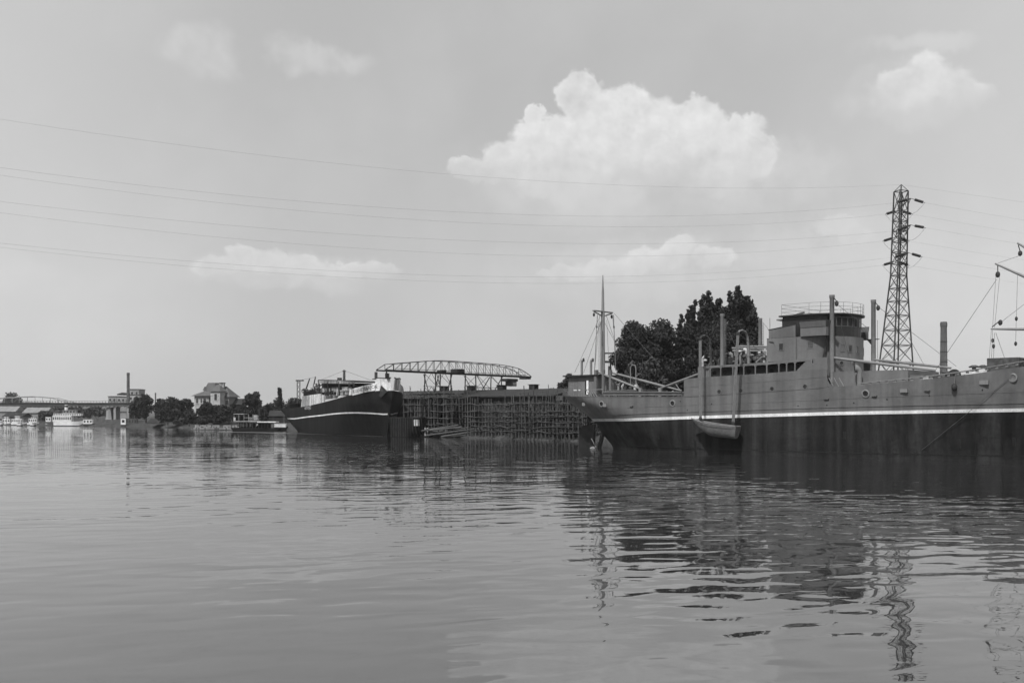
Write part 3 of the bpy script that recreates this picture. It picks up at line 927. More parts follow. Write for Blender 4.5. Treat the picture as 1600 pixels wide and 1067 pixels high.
# dark tubes slanting down beside the near king post
for k, (x0, y0, x1, y1) in enumerate(((1297, 500, 1286, 560), (1286, 560, 1283, 576), (1296, 505, 1288, 560))):
    B().tube(L(x0, y0, -4.35), L(x1, y1, -4.45), .085, n=6).out('slant_tube', 'dark', ship)
for (x0, y0, v0), (x1, y1, v1) in (((1303, 472, -4.1), (1355, 512, -.5)), ((1373, 480, 4), (1494, 572, 1.5)), ((1371, 500, 4), (1371, 560, 4)), ((1420, 527, 3.5), (1445, 572, 2.5)), ((1313, 505, -4), (1330, 570, -2)),
                                   ((1557, 437, 0), (1462, 578, -1.5)), ((1130, 497, -4), (1160, 566, -2)), ((1120, 500, -4), (1098, 560, -3)), ((1189, 500, 4), (1205, 520, 4)), ((1127, 495, -4), (1104, 548, -3.5))):
    stay(L(x0, y0, v0), L(x1, y1, v1), .024)
# forward deck gear
for px, py, v, s_ in ((1450, 586, -2.8, 1.0), (1491, 577, -2.2, 1.25), (1420, 588, -2.0, .9)):
    p = L(px, py, v); winch((p.x, v, zt(p.x) - .8), s_, R(20), 'gear_light' if px == 1450 else 'dark')
p = on_side(1270, 590); cowl((p.x, p.y + .5, 9.0), L(1270, 564, p.y).z - 9.0 - .25, .24, .42, R(-60))
p = on_side(1339, 600); cowl((p.x, p.y + .6, 7.0), 2.35, .27, .48, R(-150))
for px, v in ((1522, -1.0), (1536, 0.5), (1480, 1.0)):
    p = L(px, 575, v); z0 = zt(p.x) - .8
    B().lathe([(.2, 0), (.2, 1.5), (.5, 1.52), (.52, 1.64), (.2, 1.78)], (p.x, v, z0), 12).out('mushroom_vent', 'gear', ship)
# forward hatches, one with a tarpaulin mound
a, c = L(1496, 575, -1.5), L(1528, 572, -1.5)
rows = []
for i in range(13):
    q = i / 12; x = a.x + (c.x - a.x + 1.5) * q; rows.append([(x, -2.4 + 4.8 * j / 10, zt(a.x) - .6 + 1.45 * math.sin(math.pi * min(max(q, .03), .97)) ** .5 * math.sin(math.pi * min(max(j / 10, .03), .97)) ** .6) for j in range(11)])
B().grid(rows).out('tarpaulin', 'gear_light', ship, True)
B().box((16.2, .5, 9.6), (3.0, 4.4, 1.5)).out('hatch_coaming', 'gear', ship)
rows = []
for i in range(13):
    q = i / 12; rows.append([(18.2 + 4.5 * q, -2.2 + 4.4 * j / 10, 9.6 + 1.0 * math.sin(math.pi * min(max(q, .05), .95)) ** .5) for j in range(11)])
B().grid(rows).out('tarpaulin', 'gear', ship, True)
# boat-deck clutter: winches, ventilators, coils
for px, v, s_ in ((1133, -2.6, .95), (1142, -1.6, 1.1), (1150, -2.6, .85), (1160, -2.9, 1.0), (1169, -1.8, 1.15), (1180, -2.8, .9), (1188, -2.4, 1.0)):
    p = L(px, 560, v); winch((p.x, v, 10.5), s_, R(random.uniform(0, 180)), random.choice(('gear', 'dark', 'gear')))
for px, v, hh, mt in ((1111, -3.6, 1.25, 'gear_light'), (1144, -3.2, 1.3, 'spar'), (1166, -3.0, 1.75, 'gear_light'), (1157, -3.4, 1.2, 'spar'), (1194, -3.2, 1.3, 'gear_light'), (1136, -2.0, 1.4, 'spar'), (1198, -2.8, 1.5, 'gear_light'), (1098, -3.8, 1.0, 'gear_light')):
    p = L(px, 560, v); cowl((p.x, v, 10.5), hh, .15, .27, R(random.uniform(-180, 180)), mt)
for px, py, v in ((1136, 553, -3.0), (1156, 549, -3.2), (1163, 557, -3.4), (1171, 563, -3.6), (1147, 565, -3.8), (1175, 555, -3), (1187, 551, -3), (1193, 558, -3.4), (1102, 563, -3.8), (1128, 570, -4), (1184, 560, -3.4), (1141, 559, -3)):
    p = L(px, py, v); B().ball((0, 0, 0), .2, 8, 5, (1.3, 1, .8)).out('rope_coil', random.choice(('gear_light', 'rope', 'gear')), ship).location = (p.x, v, max(p.z, 10.6))
for y, px0 in ((541, 1150), (544, 1144), (548, 1145)):
    B().tube(L(px0, y, .5), L(1203, y + .5, .5), .12, n=8).out('stowed_derrick', 'spar', ship)
for px in (1148, 1172, 1198):
    p = L(px, 545, .5); B().tube((p.x, .5, 10.4), (p.x, .5, p.z + .2), .07, n=6).out('derrick_rest', 'spar', ship)
for i in range(12):
    p = L(1108 + 8 * i, 566, -5.2); B().tube((p.x, -5.2, zbd(p.x)), (p.x, -5.2, zbd(p.x) + .42), .03, n=5).out('rail_post', 'gear', ship)
B().beam(L(1181, 566, -4.6), L(1195, 553, -4.2), .14).out('davit_strut', 'spar', ship)
B().beam(L(1106, 571, -4.8), L(1115, 563, -4.6), .12).out('davit_strut', 'spar', ship)
rows = [L(1199, 563, -4.9), L(1201, 553, -4.9), L(1206, 545, -4.9), L(1209, 537, -4.9)]
B().path(rows, .16, 8).out('stair_string', 'spar', ship)
# davits and falls of the lowered boat
VB = -7.25
h2 = L(1153, 521, VB)
dv = B().path([(h2.x, -4.9, 10.5), (h2.x, -4.95, 12.6), (h2.x, -5.15, h2.z - .3), (h2.x, -5.6, h2.z + .25), (h2.x, -6.3, h2.z + .42), (h2.x, -6.9, h2.z + .3), (h2.x, VB, h2.z)], [.17, .16, .14, .13, .12, .11, .10], 10).out('davit', 'spar', ship, True)
h1 = L(1094, 529, VB)
dv1 = B().path([(h1.x, -4.9, 9.0), (h1.x, -4.95, 11.6), (h1.x, -5.15, h1.z - .3), (h1.x, -5.6, h1.z + .25), (h1.x, -6.3, h1.z + .42), (h1.x, -6.9, h1.z + .3), (h1.x, VB, h1.z)], [.17, .16, .14, .13, .12, .11, .10], 10).out('davit', 'gear', ship, True)
e1 = L(1094.6, 654, VB); e2 = L(1145.5, 661, VB)
for top, bot, dvi in ((h1, e1, dv1), (h2, e2, dv)):
    for k, dx in enumerate((-.13, .0, .13)):
        B().tube((top.x + dx, VB, top.z - .2), (bot.x + dx, VB, bot.z), .055, n=6).out('boat_fall', 'rope', dvi)
    for p in (top, bot):
        B().ball((p.x, VB, p.z), .2, 10, 6, (1.2, .6, 1.2)).out('fall_block', 'dark', dvi)
for (x0, y0, v0), (x1, y1, v1) in (((1097, 531, VB), (1122, 555, -4.2)), ((1100, 540, -6.5), (1118, 560, -4.4)), ((1155, 522, VB), (1195, 555, -4.3))):
    stay(L(x0, y0, v0), L(x1, y1, v1), .03)
# fender and its lanyard
p = on_side(1491, 605, .25)
o = B().ball((0, 0, 0), .27, 12, 8, (1, 1, 1.45)).out('fender', 'dark', ship, True); o.location = p
q = on_side(1493, 584, .1); B().tube((0, 0, .3), Vector(q) - Vector(p), .03, n=6).out('lanyard', 'rope', o)
p, q = on_side(1576, 592, .12), on_side(1440, 703, .12)
B().path([p, p.lerp(q, .5) + Vector((0, -.3, -.15)), q], .022, 5).out('mooring_line', 'gear', ship)
# foremast just outside the frame with its booms, blocks and guys
mx = 21.0
B().path([(mx, 0, 9), (mx, 0, 20), (mx, 0, 25)], [.32, .28, .12], 12).out('mast', 'spar', ship, True)
for px, py, v, zm in ((1590, 380, 2.5, 18.9), (1555, 412, 0.0, 16.6), (1548, 514, -1.2, 13.0)):
    p = L(px, py, v); q = Vector((mx, 0, zm))
    B().path([p, p.lerp(q, .5), q], [.09, .15, .12], 10).out('derrick_boom', 'spar', ship, True)
block(L(1591, 383, 2.5), L(1594, 396, 2.5), .22)
block(L(1559, 415, 0), L(1559, 429, 0), .24)
block(L(1550, 511, -1.2), L(1563, 504, -1.2), .22)
for (x0, y0, v0), (x1, y1, v1) in (((1560, 411, 0), (1592, 400, 2.5)), ((1556, 432, 0), (1551, 512, -1.2)), ((1562, 432, 0), (1554, 512, -1.2)), ((1590, 430, 2), (1588, 497, 1)), ((1588, 497, 1), (1587, 537, 1)),
                                   ((1566, 502, -1.2), (1602, 474, 0)), ((1549, 516, -1.2), (1545, 570, -1.5)), ((1551, 516, -1.2), (1549, 570, -1.5)), ((1554, 520, -1.2), (1552, 570, -1.0)), ((1556, 520, -1.2), (1572, 566, 0))):
    stay(L(x0, y0, v0), L(x1, y1, v1), .022, 'guy_rope', 'rope')
for px, py in ((1551, 532), (1552.5, 541), (1588, 498), (1587, 537)):
    o = B().ball((0, 0, 0), .15, 8, 5, (1, .7, 1.6)).out('guy_block', 'dark', ship); o.location = L(px, py, -1.2 if px < 1560 else 1)

# ---- the lowered boat
A_, Z_ = L(1080, 656.5, VB), L(1153, 667, VB)
BL = (Z_ - A_).length
lifeboat = thing('lifeboat', 'wooden clinker boat hanging on falls against the grey ship side', 'boat')
lifeboat.parent = None
base = Matrix.Translation((fr.O[0], fr.O[1], 0)) @ Matrix.Rotation(R(fr.deg), 4, 'Z')
pitch = math.atan2(A_.z - Z_.z, Z_.x - A_.x)
lifeboat.matrix_world = base @ Matrix.Translation(A_) @ Matrix.Rotation(pitch, 4, 'Y')


def lb_pt(q, a, off=0.0):
    """q along 0..1, a from 0 (sheer) to 1 (keel)"""
    full = min(1, (q / .42)) ** .75 if q < .42 else 1.0 if q < .75 else 1 - .45 * ((q - .75) / .25) ** 2
    hb = 1.0 * max(full, .02); dp = 1.40 * (0.42 + .58 * min(1, q / .45) ** .8)
    sh = .26 * (1 - q / .5) ** 2 if q < .5 else .10 * ((q - .5) / .5) ** 2
    th = a * math.pi / 2
    y = (hb + off) * math.cos(th) ** .75; z = -(dp + off) * math.sin(th) ** 1.25
    x = q * BL + (.35 * a * (1 - q) ** 3 * 3 if q < .5 else -.12 * a * ((q - .5) / .5) ** 2)
    return x, y, z + sh - .05


NS = 9
for sd in (-1, 1):
    for j in range(NS):
        a0, a1 = j / NS, (j + 1.10) / NS
        rows = [[], []]
        for i in range(23):
            q = i / 22
            for k, (aa, off) in enumerate(((a0, .0), (min(a1, 1), .032))):
                x, y, z = lb_pt(q, aa, -off if k == 0 else 0.0)
                rows[k].append((x, sd * y, z))
        bb = B().grid(rows if sd < 0 else rows[::-1]); o = bb.out('strake', 'boat_wood' if j != 1 else 'boat_dark', lifeboat)
        so = o.modifiers.new('thickness', 'SOLIDIFY'); so.thickness = .02
    B().path([(lb_pt(i / 22, 0)[0], sd * (lb_pt(i / 22, 0)[1] + .02), lb_pt(i / 22, 0)[2] + .03) for i in range(23)], .045, 6).out('gunwale', 'spar', lifeboat)
    g = [(lb_pt(i / 36, .16)[0], sd * (lb_pt(i / 36, .16)[1] + .04), lb_pt(i / 36, .16)[2] - .07 * abs(math.sin(i * math.pi / 4))) for i in range(2, 36)]
    B().path(g, .022, 5).out('grab_line', 'boat_dark', lifeboat)
q1 = [lb_pt(1, a / 8) for a in range(9)]
B().prism([(x, y, z) for x, y, z in q1] + [(x, -y, z) for x, y, z in q1[-2::-1]], (.06, 0, 0)).out('transom', 'boat_wood', lifeboat)
B().path([(lb_pt(i / 12, 1)[0], 0, lb_pt(i / 12, 1)[2] - .03) for i in range(13)], .05, 6).out('keel', 'boat_dark', lifeboat)
for q in (.25, .42, .6, .78):
    x, y, z = lb_pt(q, .12); B().box((x, 0, z), (.22, 2 * y, .04)).out('thwart', 'boat_wood', lifeboat)

# ================================================================== BLACK SHIP FITTING OUT
f2 = Frame((-27.0, 214.0), -61)
L2 = f2.L
ZS2 = [-0.8, 0.5, 2.0, 3.0, 4.0, 5.2, 6.3, 7.4, 9.7, 12.6]
hull2 = Hull(12.6, ZS2, [-60, -60.5, -64, -65.2, -66.3, -68, -69.3, -70, -70.5, -70.8], [0.35 * max(z, 0) if z < 9.8 else 3.43 + .1 * (z - 9.8) for z in ZS2], None, lb=(.32, .17), bow=(1.8, 2.3))


def curve2(pts):
    q = [on_side(px, py, 0, hull2, f2) for px, py in pts]
    return [p.x for p in q], [p.z for p in q]


tx, tz = curve2([(455, 638), (470, 636), (485, 633.5), (500, 630), (515, 626), (530, 621.5), (550, 616.5), (565, 613.5), (580, 611.5), (595, 610.2), (604, 610)])
zt2 = lambda t: lerp_list(t, [-72] + tx + [4], [tz[0]] + tz + [9.8])
sx, sz = curve2([(458, 654), (480, 651), (500, 649), (520, 646.5), (540, 645), (560, 644.7), (580, 645.5), (600, 647)])
zs2 = lambda t: lerp_list(t, sx + [2], sz + [4.75])
ux, uz = curve2([(552, 607.5), (565, 604.5), (580, 601.0), (586, 599.5)])
wx, wz = curve2([(586.5, 593), (590, 591), (600, 591.5), (604, 592)])
zb2 = lambda t: lerp_list(t, ux + wx + [4.2], uz + wz + [12.6])
ship2 = thing('ship_under_construction', 'black-hulled ship fitting out, white bulwark at the bow, pointing at the camera', 'ship', (f2.O[0], f2.O[1], 0), R(f2.deg))
hull2.shell(lambda t: -0.8, lambda t: zs2(t) - .2, 10, n=70).out('lower_hull', 'black_hull', ship2, True)
hull2.shell(lambda t: zs2(t) - .2, zt2, 8, n=70).out('hull', 'black_hull_up', ship2, True)
hull2.shell(lambda t: zs2(t) - .16, lambda t: zs2(t) + .14, 1, off=.03, n=70, q1=.995).out('white_stripe', 'white_band', ship2)
dk = []
for q in hull2.qs(30):
    t = hull2.x0(7) + (hull2.x1(7) - hull2.x0(7)) * q; z = zt2(t) - .9; h = hull2.hb(t, z) - .02
    dk.append([(t, -h, z), (t, 0, z + .05), (t, h, z)])
B().grid(dk).out('deck', 'deck', ship2)
for dz in (1.6, -1.6):
    hull2.strip(-58, 0.5, lambda t, dz=dz: zs2(t) + dz, lambda t, dz=dz: zs2(t) + dz + .06, .02, .06, 50).out('plating_lap', 'black_hull_up', ship2)
tb0 = ux[0]
for sd in (-1, 1):
    hull2.strip(tb0, 3.2, lambda t: zt2(t) + .02, lambda t: max(zb2(t), zt2(t) + .1), 0.0, .08, 40, sd).out('bow_bulwark', 'whitish', ship2)
    hull2.strip(wx[0], 3.3, lambda t: zb2(t) + .02, lambda t: zb2(t) + .2, .06, .2, 16, sd).out('bulwark_rail', 'gear', ship2)
# anchor pocket with a diamond plate
p = on_side(596.5, 612, .05, hull2, f2)
o = B().prism([(-2.3, 0, 0), (0, 0, -1.25), (2.3, 0, 0), (0, 0, 1.3)], (0, -.2, 0)).out('anchor_pocket', 'dark', ship2)
o.location = p; o.rotation_euler = (0, 0, R(12))
B().prism([(-1.0, -.22, .15), (.9, -.22, .15), (.0, -.22, .85)], (0, -.04, 0)).out('anchor_recess', 'gear', o)
for px, h_ in ((587.5, 1.5), (606, 1.2)):
    p = L2(px, 592, -1.6 if px < 600 else -1.0); B().box((p.x, p.y, p.z + h_ / 2), (.55, .5, h_)).out('bow_bitt', 'gear', ship2)
for k, v in enumerate((-1.6, 1.2)):
    a = L2(590 + 12 * k, 592.4, v); B().beam((a.x - 3, v, a.z + .1), (a.x + 3.0, v * .6, a.z + .1), .18, .22).out('bow_spar', 'gear', ship2)
# banner boards with painted words
mid = on_side(559, 611, .10, hull2, f2)
for (xa, xb, ya, yb, words, sz_) in ((551, 568, 612.6, 608.2, 'KULHETEK', .86), (569, 586, 607.8, 604.4, 'HAJOK', .95)):
    a = on_side(xa, ya, .14, hull2, f2); c = on_side(xb, yb, .14, hull2, f2)
    d = (c - a)
    hh = 1.0
    bo = B().prism([a + Vector((0, 0, -hh * .75)), c + Vector((0, 0, -hh * .75)), c + Vector((0, 0, hh * .75)), a + Vector((0, 0, hh * .75))], (0, -.05, 0)).out('banner', 'whitish', ship2)
    x_ = d.normalized(); y_ = Vector((0, 0, 1)); y_ = (y_ - x_ * y_.dot(x_)).normalized(); z_ = x_.cross(y_)
    mm = Matrix((x_, y_, z_)).transposed().to_4x4(); mm.translation = a + d * .08 + Vector((0, -.09, -.32))
    text('lettering', words, 'letters_dark', sz_ * 1.15, bo, mm)
a = on_side(476, 640, .04, hull2, f2); c = on_side(490, 638, .04, hull2, f2); d = c - a
x_ = d.normalized(); y_ = Vector((0, 0, 1)); y_ = (y_ - x_ * y_.dot(x_)).normalized(); z_ = x_.cross(y_)
mm = Matrix((x_, y_, z_)).transposed().to_4x4(); mm.translation = a
text('name_lettering', 'NOVOSJEZ', 'letters', 1.05, ship2, mm)


def plate2(name, pts, v, th, mt):
    pl = [L2(px, py, v) for px, py in pts]
    return B().prism([(p.x, v, p.z) for p in pl], (0, th, 0)).out(name, mt, ship2)


# midship house, partly plated
plate2('house_wall', [(470, 637), (500, 631.5), (500, 615), (472, 619)], -5.0, .3, 'whitish')
plate2('house_wall', [(501.5, 629), (506, 629), (506, 617), (501.5, 617)], -4.6, .3, 'whitish')
plate2('house_wall', [(506, 624), (525, 622), (528, 617.5), (506, 618)], -3.6, .3, 'prim')
plate2('house_block', [(474, 618.5), (499, 614), (498, 607), (474, 613)], -4.0, 5.0, 'timber_dark')
plate2('house_block', [(503, 617), (556, 613), (556, 598.5), (503, 599)], -2.6, 4.6, 'timber_dark')
plate2('awning_roof', [(497, 593), (520, 593.6), (540, 594.6), (553, 596), (553, 597.6), (540, 596.4), (520, 595.4), (496, 596)], -4.6, 5.4, 'board')
plate2('awning_fascia', [(498, 594.4), (530, 594.6), (553, 596.5), (553, 600), (534, 599.3), (498, 599)], -4.75, .12, 'prim')
for i, (x0, x1, y0, y1, mt) in enumerate(((501, 510, 606, 613, 'prim'), (512, 516, 606, 612, 'whitish'), (518, 528, 605, 612.5, 'prim'), (534, 543, 604.5, 609, 'whitish'), (544, 549, 605, 609, 'prim'))):
    plate2('loose_panel', [(x0, y1), (x1, y1 - .4), (x1, y0), (x0, y0)], -3.9, .15, mt)
for px, y0, y1 in ((498.5, 631, 596), (512.5, 618, 597), (530, 618, 596), (546, 606, 597), (553, 604, 598)):
    a, c = L2(px, y0, -4.65), L2(px, y1, -4.65); B().beam(a, c, .35).out('awning_post', 'board', ship2)
B().beam(L2(491, 605, -4.7), L2(500, 620, -4.7), .35).out('awning_brace', 'board', ship2)
plate2('low_house', [(532, 618.5), (546, 616), (546, 610.2), (532, 610.5)], -4.8, 3.0, 'prim')
plate2('low_house_roof', [(531, 610.8), (547, 610.3), (547, 609.2), (531, 609.6)], -5.0, 3.4, 'whitish')
p = L2(537.5, 614.3, -4.85); o = B().lathe([(.33, 0), (.33, .06)], n=12).out('low_house_port', 'black', ship2); o.location = p; o.rotation_euler = (R(90), 0, 0)
plate2('white_frame', [(545, 617.5), (548.5, 617), (548.5, 608), (546.5, 608)], -5.1, .2, 'white_band')
B().path([L2(537.8, 600, 0), L2(537.8, 592, 0), L2(537.8, 578, 0)], [.5, .32, .28], 10).out('mast', 'gear', ship2)
B().beam(L2(535.5, 580, 0), L2(540, 580, 0), .2, .2).out('mast_arm', 'gear', ship2)
B().box(L2(530.5, 593, -1), (.9, .9, .9)).out('locker', 'gear', ship2)
B().tube(L2(476, 614, -2), L2(484, 591, -2), .22, .14, 7).out('derrick_boom', 'gear', ship2)
B().tube(L2(488, 612, 1), L2(493, 588.5, 1), .20, .14, 7).out('derrick_boom', 'gear', ship2)
for i in range(16):
    px = random.uniform(473, 500); o = B().ball((0, 0, 0), random.uniform(.4, .8), 7, 4, (1.3, 1, .7)).out('deck_gear', random.choice(('gear_light', 'gear', 'dark', 'prim')), ship2)
    o.location = L2(px, 613 - (px - 473) * .45 + random.uniform(-4, 4), random.uniform(-3.4, -1.5))
for i in range(14):
    px = 502 + 2.4 * i; B().beam(L2(px, 618, -4.2), L2(px + random.uniform(-4, 4), 613 + random.uniform(-3, 2), -4.0), .16).out('shoring_timber', random.choice(('timber', 'prim', 'board')), ship2)
plate2('after_house', [(452, 637.5), (466, 635), (466, 630.5), (451, 631)], -3.5, 3.5, 'timber_dark')
plate2('after_house_roof', [(450, 631.2), (466, 630.7), (466, 629.6), (450, 630.2)], -4.0, 4, 'board')
for (x0, y0), (x1, y1) in (((537.8, 579), (500, 594)), ((537.8, 579), (588, 597)), ((493, 589), (465, 595))):
    B().tube(L2(x0, y0, 0), L2(x1, y1, 0), .035, n=5).out('stay', 'wire', ship2)

# ================================================================== SLIPWAY: staging, hull, shed, crane
yf = lambda px: lerp_list(px, [560, 628, 740, 870, 905, 960], [224, 211, 196, 176, 171, 166])


def staging(name, label, ups, levels, depth_rows, y_base, rnd):
    """timber staging: uprights, ledgers, transoms and planks, each its own part"""
    c0 = W(ups[0][0], 683, yf(ups[0][0])); root = thing(name, label, 'scaffolding', (c0.x, c0.y, 0), 0, 'timber staging on the slipway')
    off = Vector((c0.x, c0.y, 0))
    dirn = (W(ups[-1][0], 683, yf(ups[-1][0])) - c0); dirn.z = 0; dirn.normalize()
    back = Vector((-dirn.y, dirn.x, 0))
    if back.y < 0: back = -back
    P = {}
    for r in range(depth_rows):
        for i, (px, ytop) in enumerate(ups):
            if r and rnd.random() < .12: continue
            Yd = yf(px); b = W(px, 683, Yd); b.z = y_base; b += back * (2.3 * r)
            top = W(px, ytop + (4 * r if r else 0) + rnd.uniform(-1, 1), Yd).z
            tip = Vector((b.x + rnd.uniform(-.35, .35), b.y + rnd.uniform(-.3, .3), top)); rp_ = rnd.uniform(.09, .15)
            B().tube(b - off, tip - off, rp_, rp_ * .7, 6).out('upright_pole', 'timber', root)
            P[(r, i)] = b
    n = len(ups)
    for r in range(depth_rows):
        for z in levels:
            i = 0
            while i < n - 1:
                j = min(n - 1, i + rnd.choice((2, 3, 4)))
                if rnd.random() < .9 and (r, i) in P and (r, j) in P:
                    a, c = P[(r, i)].copy(), P[(r, j)].copy(); a.z = z + rnd.uniform(-.25, .25); c.z = z + rnd.uniform(-.25, .25)
                    a -= back * .14; c -= back * .14; d = (c - a).normalized() * .4
                    B().tube(a - d - off, c + d - off, .09, .07, 6).out('ledger_pole', 'timber', root)
                i = j
    for i in range(n):
        for z in levels:
            if rnd.random() < .5 and (0, i) in P and (depth_rows - 1, i) in P:
                a, c = P[(0, i)].copy(), P[(depth_rows - 1, i)].copy(); a.z = c.z = z - .15
                B().tube(a - back * .5 - off, c - off, .07, n=5).out('transom_pole', 'timber_dark', root)
    for z in levels[:-1]:
        for i in range(n - 1):
            if rnd.random() < .55 and (0, i) in P and (0, i + 1) in P:
                a, c = P[(0, i)] + back * 1.1, P[(0, i + 1)] + back * 1.1
                a.z = c.z = z + .12
                B().beam(a - off, c - off, 1.5, .07).out('plank', rnd.choice(('timber', 'timber_dark')), root)
    for k in range(max(2, n // 4)):
        i = rnd.randrange(0, n - 2); a, c = P.get((0, i)), P.get((0, i + 1))
        if a is None or c is None: continue
        a, c = a.copy() - back * .2, c.copy() - back * .2; lo = rnd.choice(levels[:-1]); a.z = lo; c.z = lo + 2.2
        B().tube(a - off, c - off, .06, n=5).out('brace_pole', 'timber', root)
    return root


rn = random.Random(11)


def fill(ups, gap):
    """shorter poles between the tall ones"""
    o_ = []
    for a_, b_ in zip(ups[:-1], ups[1:]):
        o_.append(a_)
        if b_[0] - a_[0] > gap: o_.append(((a_[0] + b_[0]) / 2 + rn.uniform(-1, 1), max(a_[1], b_[1]) + rn.uniform(3, 16)))
    return o_ + [ups[-1]]


staging('staging', 'tall timber staging between the black bow and the plank heap', fill([(632, 607), (643, 603), (652, 610), (661.5, 605.5), (670, 611), (678.5, 604), (692.5, 603.5), (706.5, 605)], 7),
        [2.6, 3.9, 5.2, 6.6, 8.0, 9.0], 3, 0.4, rn)
staging('staging', 'long low timber staging at the water edge left of the grey stern',
        fill([(727, 618), (731, 620), (739, 622), (749, 619), (759, 624), (768.5, 622), (779, 626), (789, 611), (800, 618), (810.5, 615), (821.5, 602), (833.5, 603), (845.5, 612), (858, 600), (871, 612), (883, 612), (895.5, 622), (911, 640)], 7),
        [1.5, 2.3, 3.3, 4.2, 5.2, 6.6], 4, 0.2, rn)


def slip_hull(label, pa, pb, ya, yb, top, beam, depth_off, ribs):
    a, c = W(pa, 683, ya), W(pb, 683, yb)
    ang = math.degrees(math.atan2(c.y - a.y, c.x - a.x)); Ln = math.hypot(c.x - a.x, c.y - a.y)
    a += Vector((math.sin(R(-ang)), math.cos(R(ang)), 0)) * 6.5
    root = thing('slipway_hull', label, 'ship hull', (a.x, a.y, 0), R(ang), 'hulls on the slipway')
    hx = Hull(beam, [.6, 2, 4, 9], [1, .2, 0, -.4], [Ln - 3, Ln - 1.5, Ln - .6, Ln + .4], None, la=(.3, .2), lb=(.35, .25))
    o = hx.shell(lambda t: .7, lambda t: top + .5 * ((t / Ln - .5) * 2) ** 2, 6, n=40).out('shell_plating', 'timber_dark', root, True)
    for i in range(ribs):
        t = Ln * (i + .6) / (ribs + .2); h = hx.hb(t, top)
        for sd in (-1, 1):
            B().tube((t, sd * (h + .08), .8), (t, sd * (h + .08), top + rn.uniform(.2, 1.0)), .09, n=5).out('frame_rib', rn.choice(('timber_dark', 'board', 'timber')), root)
    for z in (top - 1.2, top - 2.4, top - 3.4):
        hx.strip(1.5, Ln - 2, lambda t, z=z: z, lambda t, z=z: z + .16, .10, .12, 20).out('batten', 'board', root)
    return root


slip_hull('dark unfinished hull standing inside the tall staging', 634, 712, 214, 204, 8.0, 7.5, 0, 14)
slip_hull('dark unfinished hull inside the long low staging', 752, 965, 200, 172, 5.9, 7.5, 0, 26)

# panels hung on the long staging
pr = thing('windbreak_panel', 'row of grey plank panels along the long low staging', 'panel', tuple(W(768, 640, yf(768) + 1.6)))
for i in range(17):
    px = 768 + 6.8 * i; p = W(px, 633.5, yf(px) + 1.6) - Vector(pr.location)
    B().box((p.x, p.y, p.z), (.72, .06, .85 + rn.uniform(-.1, .1)), R(-50)).out('panel', rn.choice(('board', 'timber', 'board')), pr)

# scattered workplace bits: trestles, plank ends, offcuts
for i in range(24):
    px = rn.uniform(727, 905); Yd = yf(px) + rn.uniform(.8, 7); p = W(px, 680, Yd)
    b = B()
    ln = rn.uniform(.8, 3.2); a_ = rn.uniform(0, math.pi)
    b.beam((0, 0, 0), (ln * math.cos(a_), .3 * math.sin(a_), ln * rn.uniform(0, .8)), .22, .10)
    o = b.out('loose_plank', rn.choice(('timber', 'whitish', 'board', 'log')), None)
    o.location = (p.x, p.y, rn.choice((.75, .9, 1.2)))
    tag(o, 'short loose plank lying under the long low staging', 'plank', 'loose planks under the staging')

# shed
sA = W(575, 640, 232); sB = W(866, 640, 201)
ang = math.atan2(sB.y - sA.y, sB.x - sA.x); SL = math.hypot(sB.x - sA.x, sB.y - sA.y)
shed = thing('boat_shed', 'long low boarded shed with dark roof behind the staging', 'shed', (sA.x, sA.y, 2.0), ang)
B().box((SL / 2, 8, 3.2), (SL, 16, 6.4)).out('wall', 'board', shed)
rb = B()
rb.prism([(-.6, -.9, 6.3), (-.6, -.9, 6.55), (-.6, 8, 8.15), (-.6, 16.9, 6.55), (-.6, 16.9, 6.3), (-.6, 8, 7.9)], (SL + 1.2, 0, 0))
rf = rb.out('roof', 'roof_felt', shed)
for px in (686.5, 729.5, 777, 826):
    Yv = lerp_list(px, [575, 866], [239, 208]); q = W(px, 610, Yv); dx, dy = q.x - sA.x, q.y - sA.y
    t = dx * math.cos(ang) + dy * math.sin(ang)
    o = B().box((t, 8, 8.55), (1.5, 1.5, .9)).out('roof_vent', 'board', shed)
    B().box((t, 8, 9.06), (1.9, 1.9, .12)).out('vent_cap', 'roof_felt', o)
for i in range(int(SL / 2.0)):
    B().box((1 + 2.0 * i, -.06, 3.1), (.16, .1, 6.2)).out('wall_post', rn.choice(('board', 'timber')), shed)
for i in range(int(SL / 4.0)):
    t = 2 + 4.0 * i
    o = B().box((t, -.05, 5.0), (1.5, .08, .9)).out('window', 'timber', shed); B().box((t, -.10, 5.0), (1.25, .04, .7)).out('pane', 'window', o)
B().box((SL * .46, -.12, 2.0), (5.0, .12, 3.6)).out('sliding_door', 'timber', shed)
B().prism([(SL + .02, -.2, 6.4), (SL + .02, 16.2, 6.4), (SL + .02, 8, 7.9)], (.1, 0, 0)).out('gable', 'board', shed)
B().box((SL + .2, 1.5, 6.0), (.1, 2.2, 1.0)).out('sign_board', 'gear_light', shed)

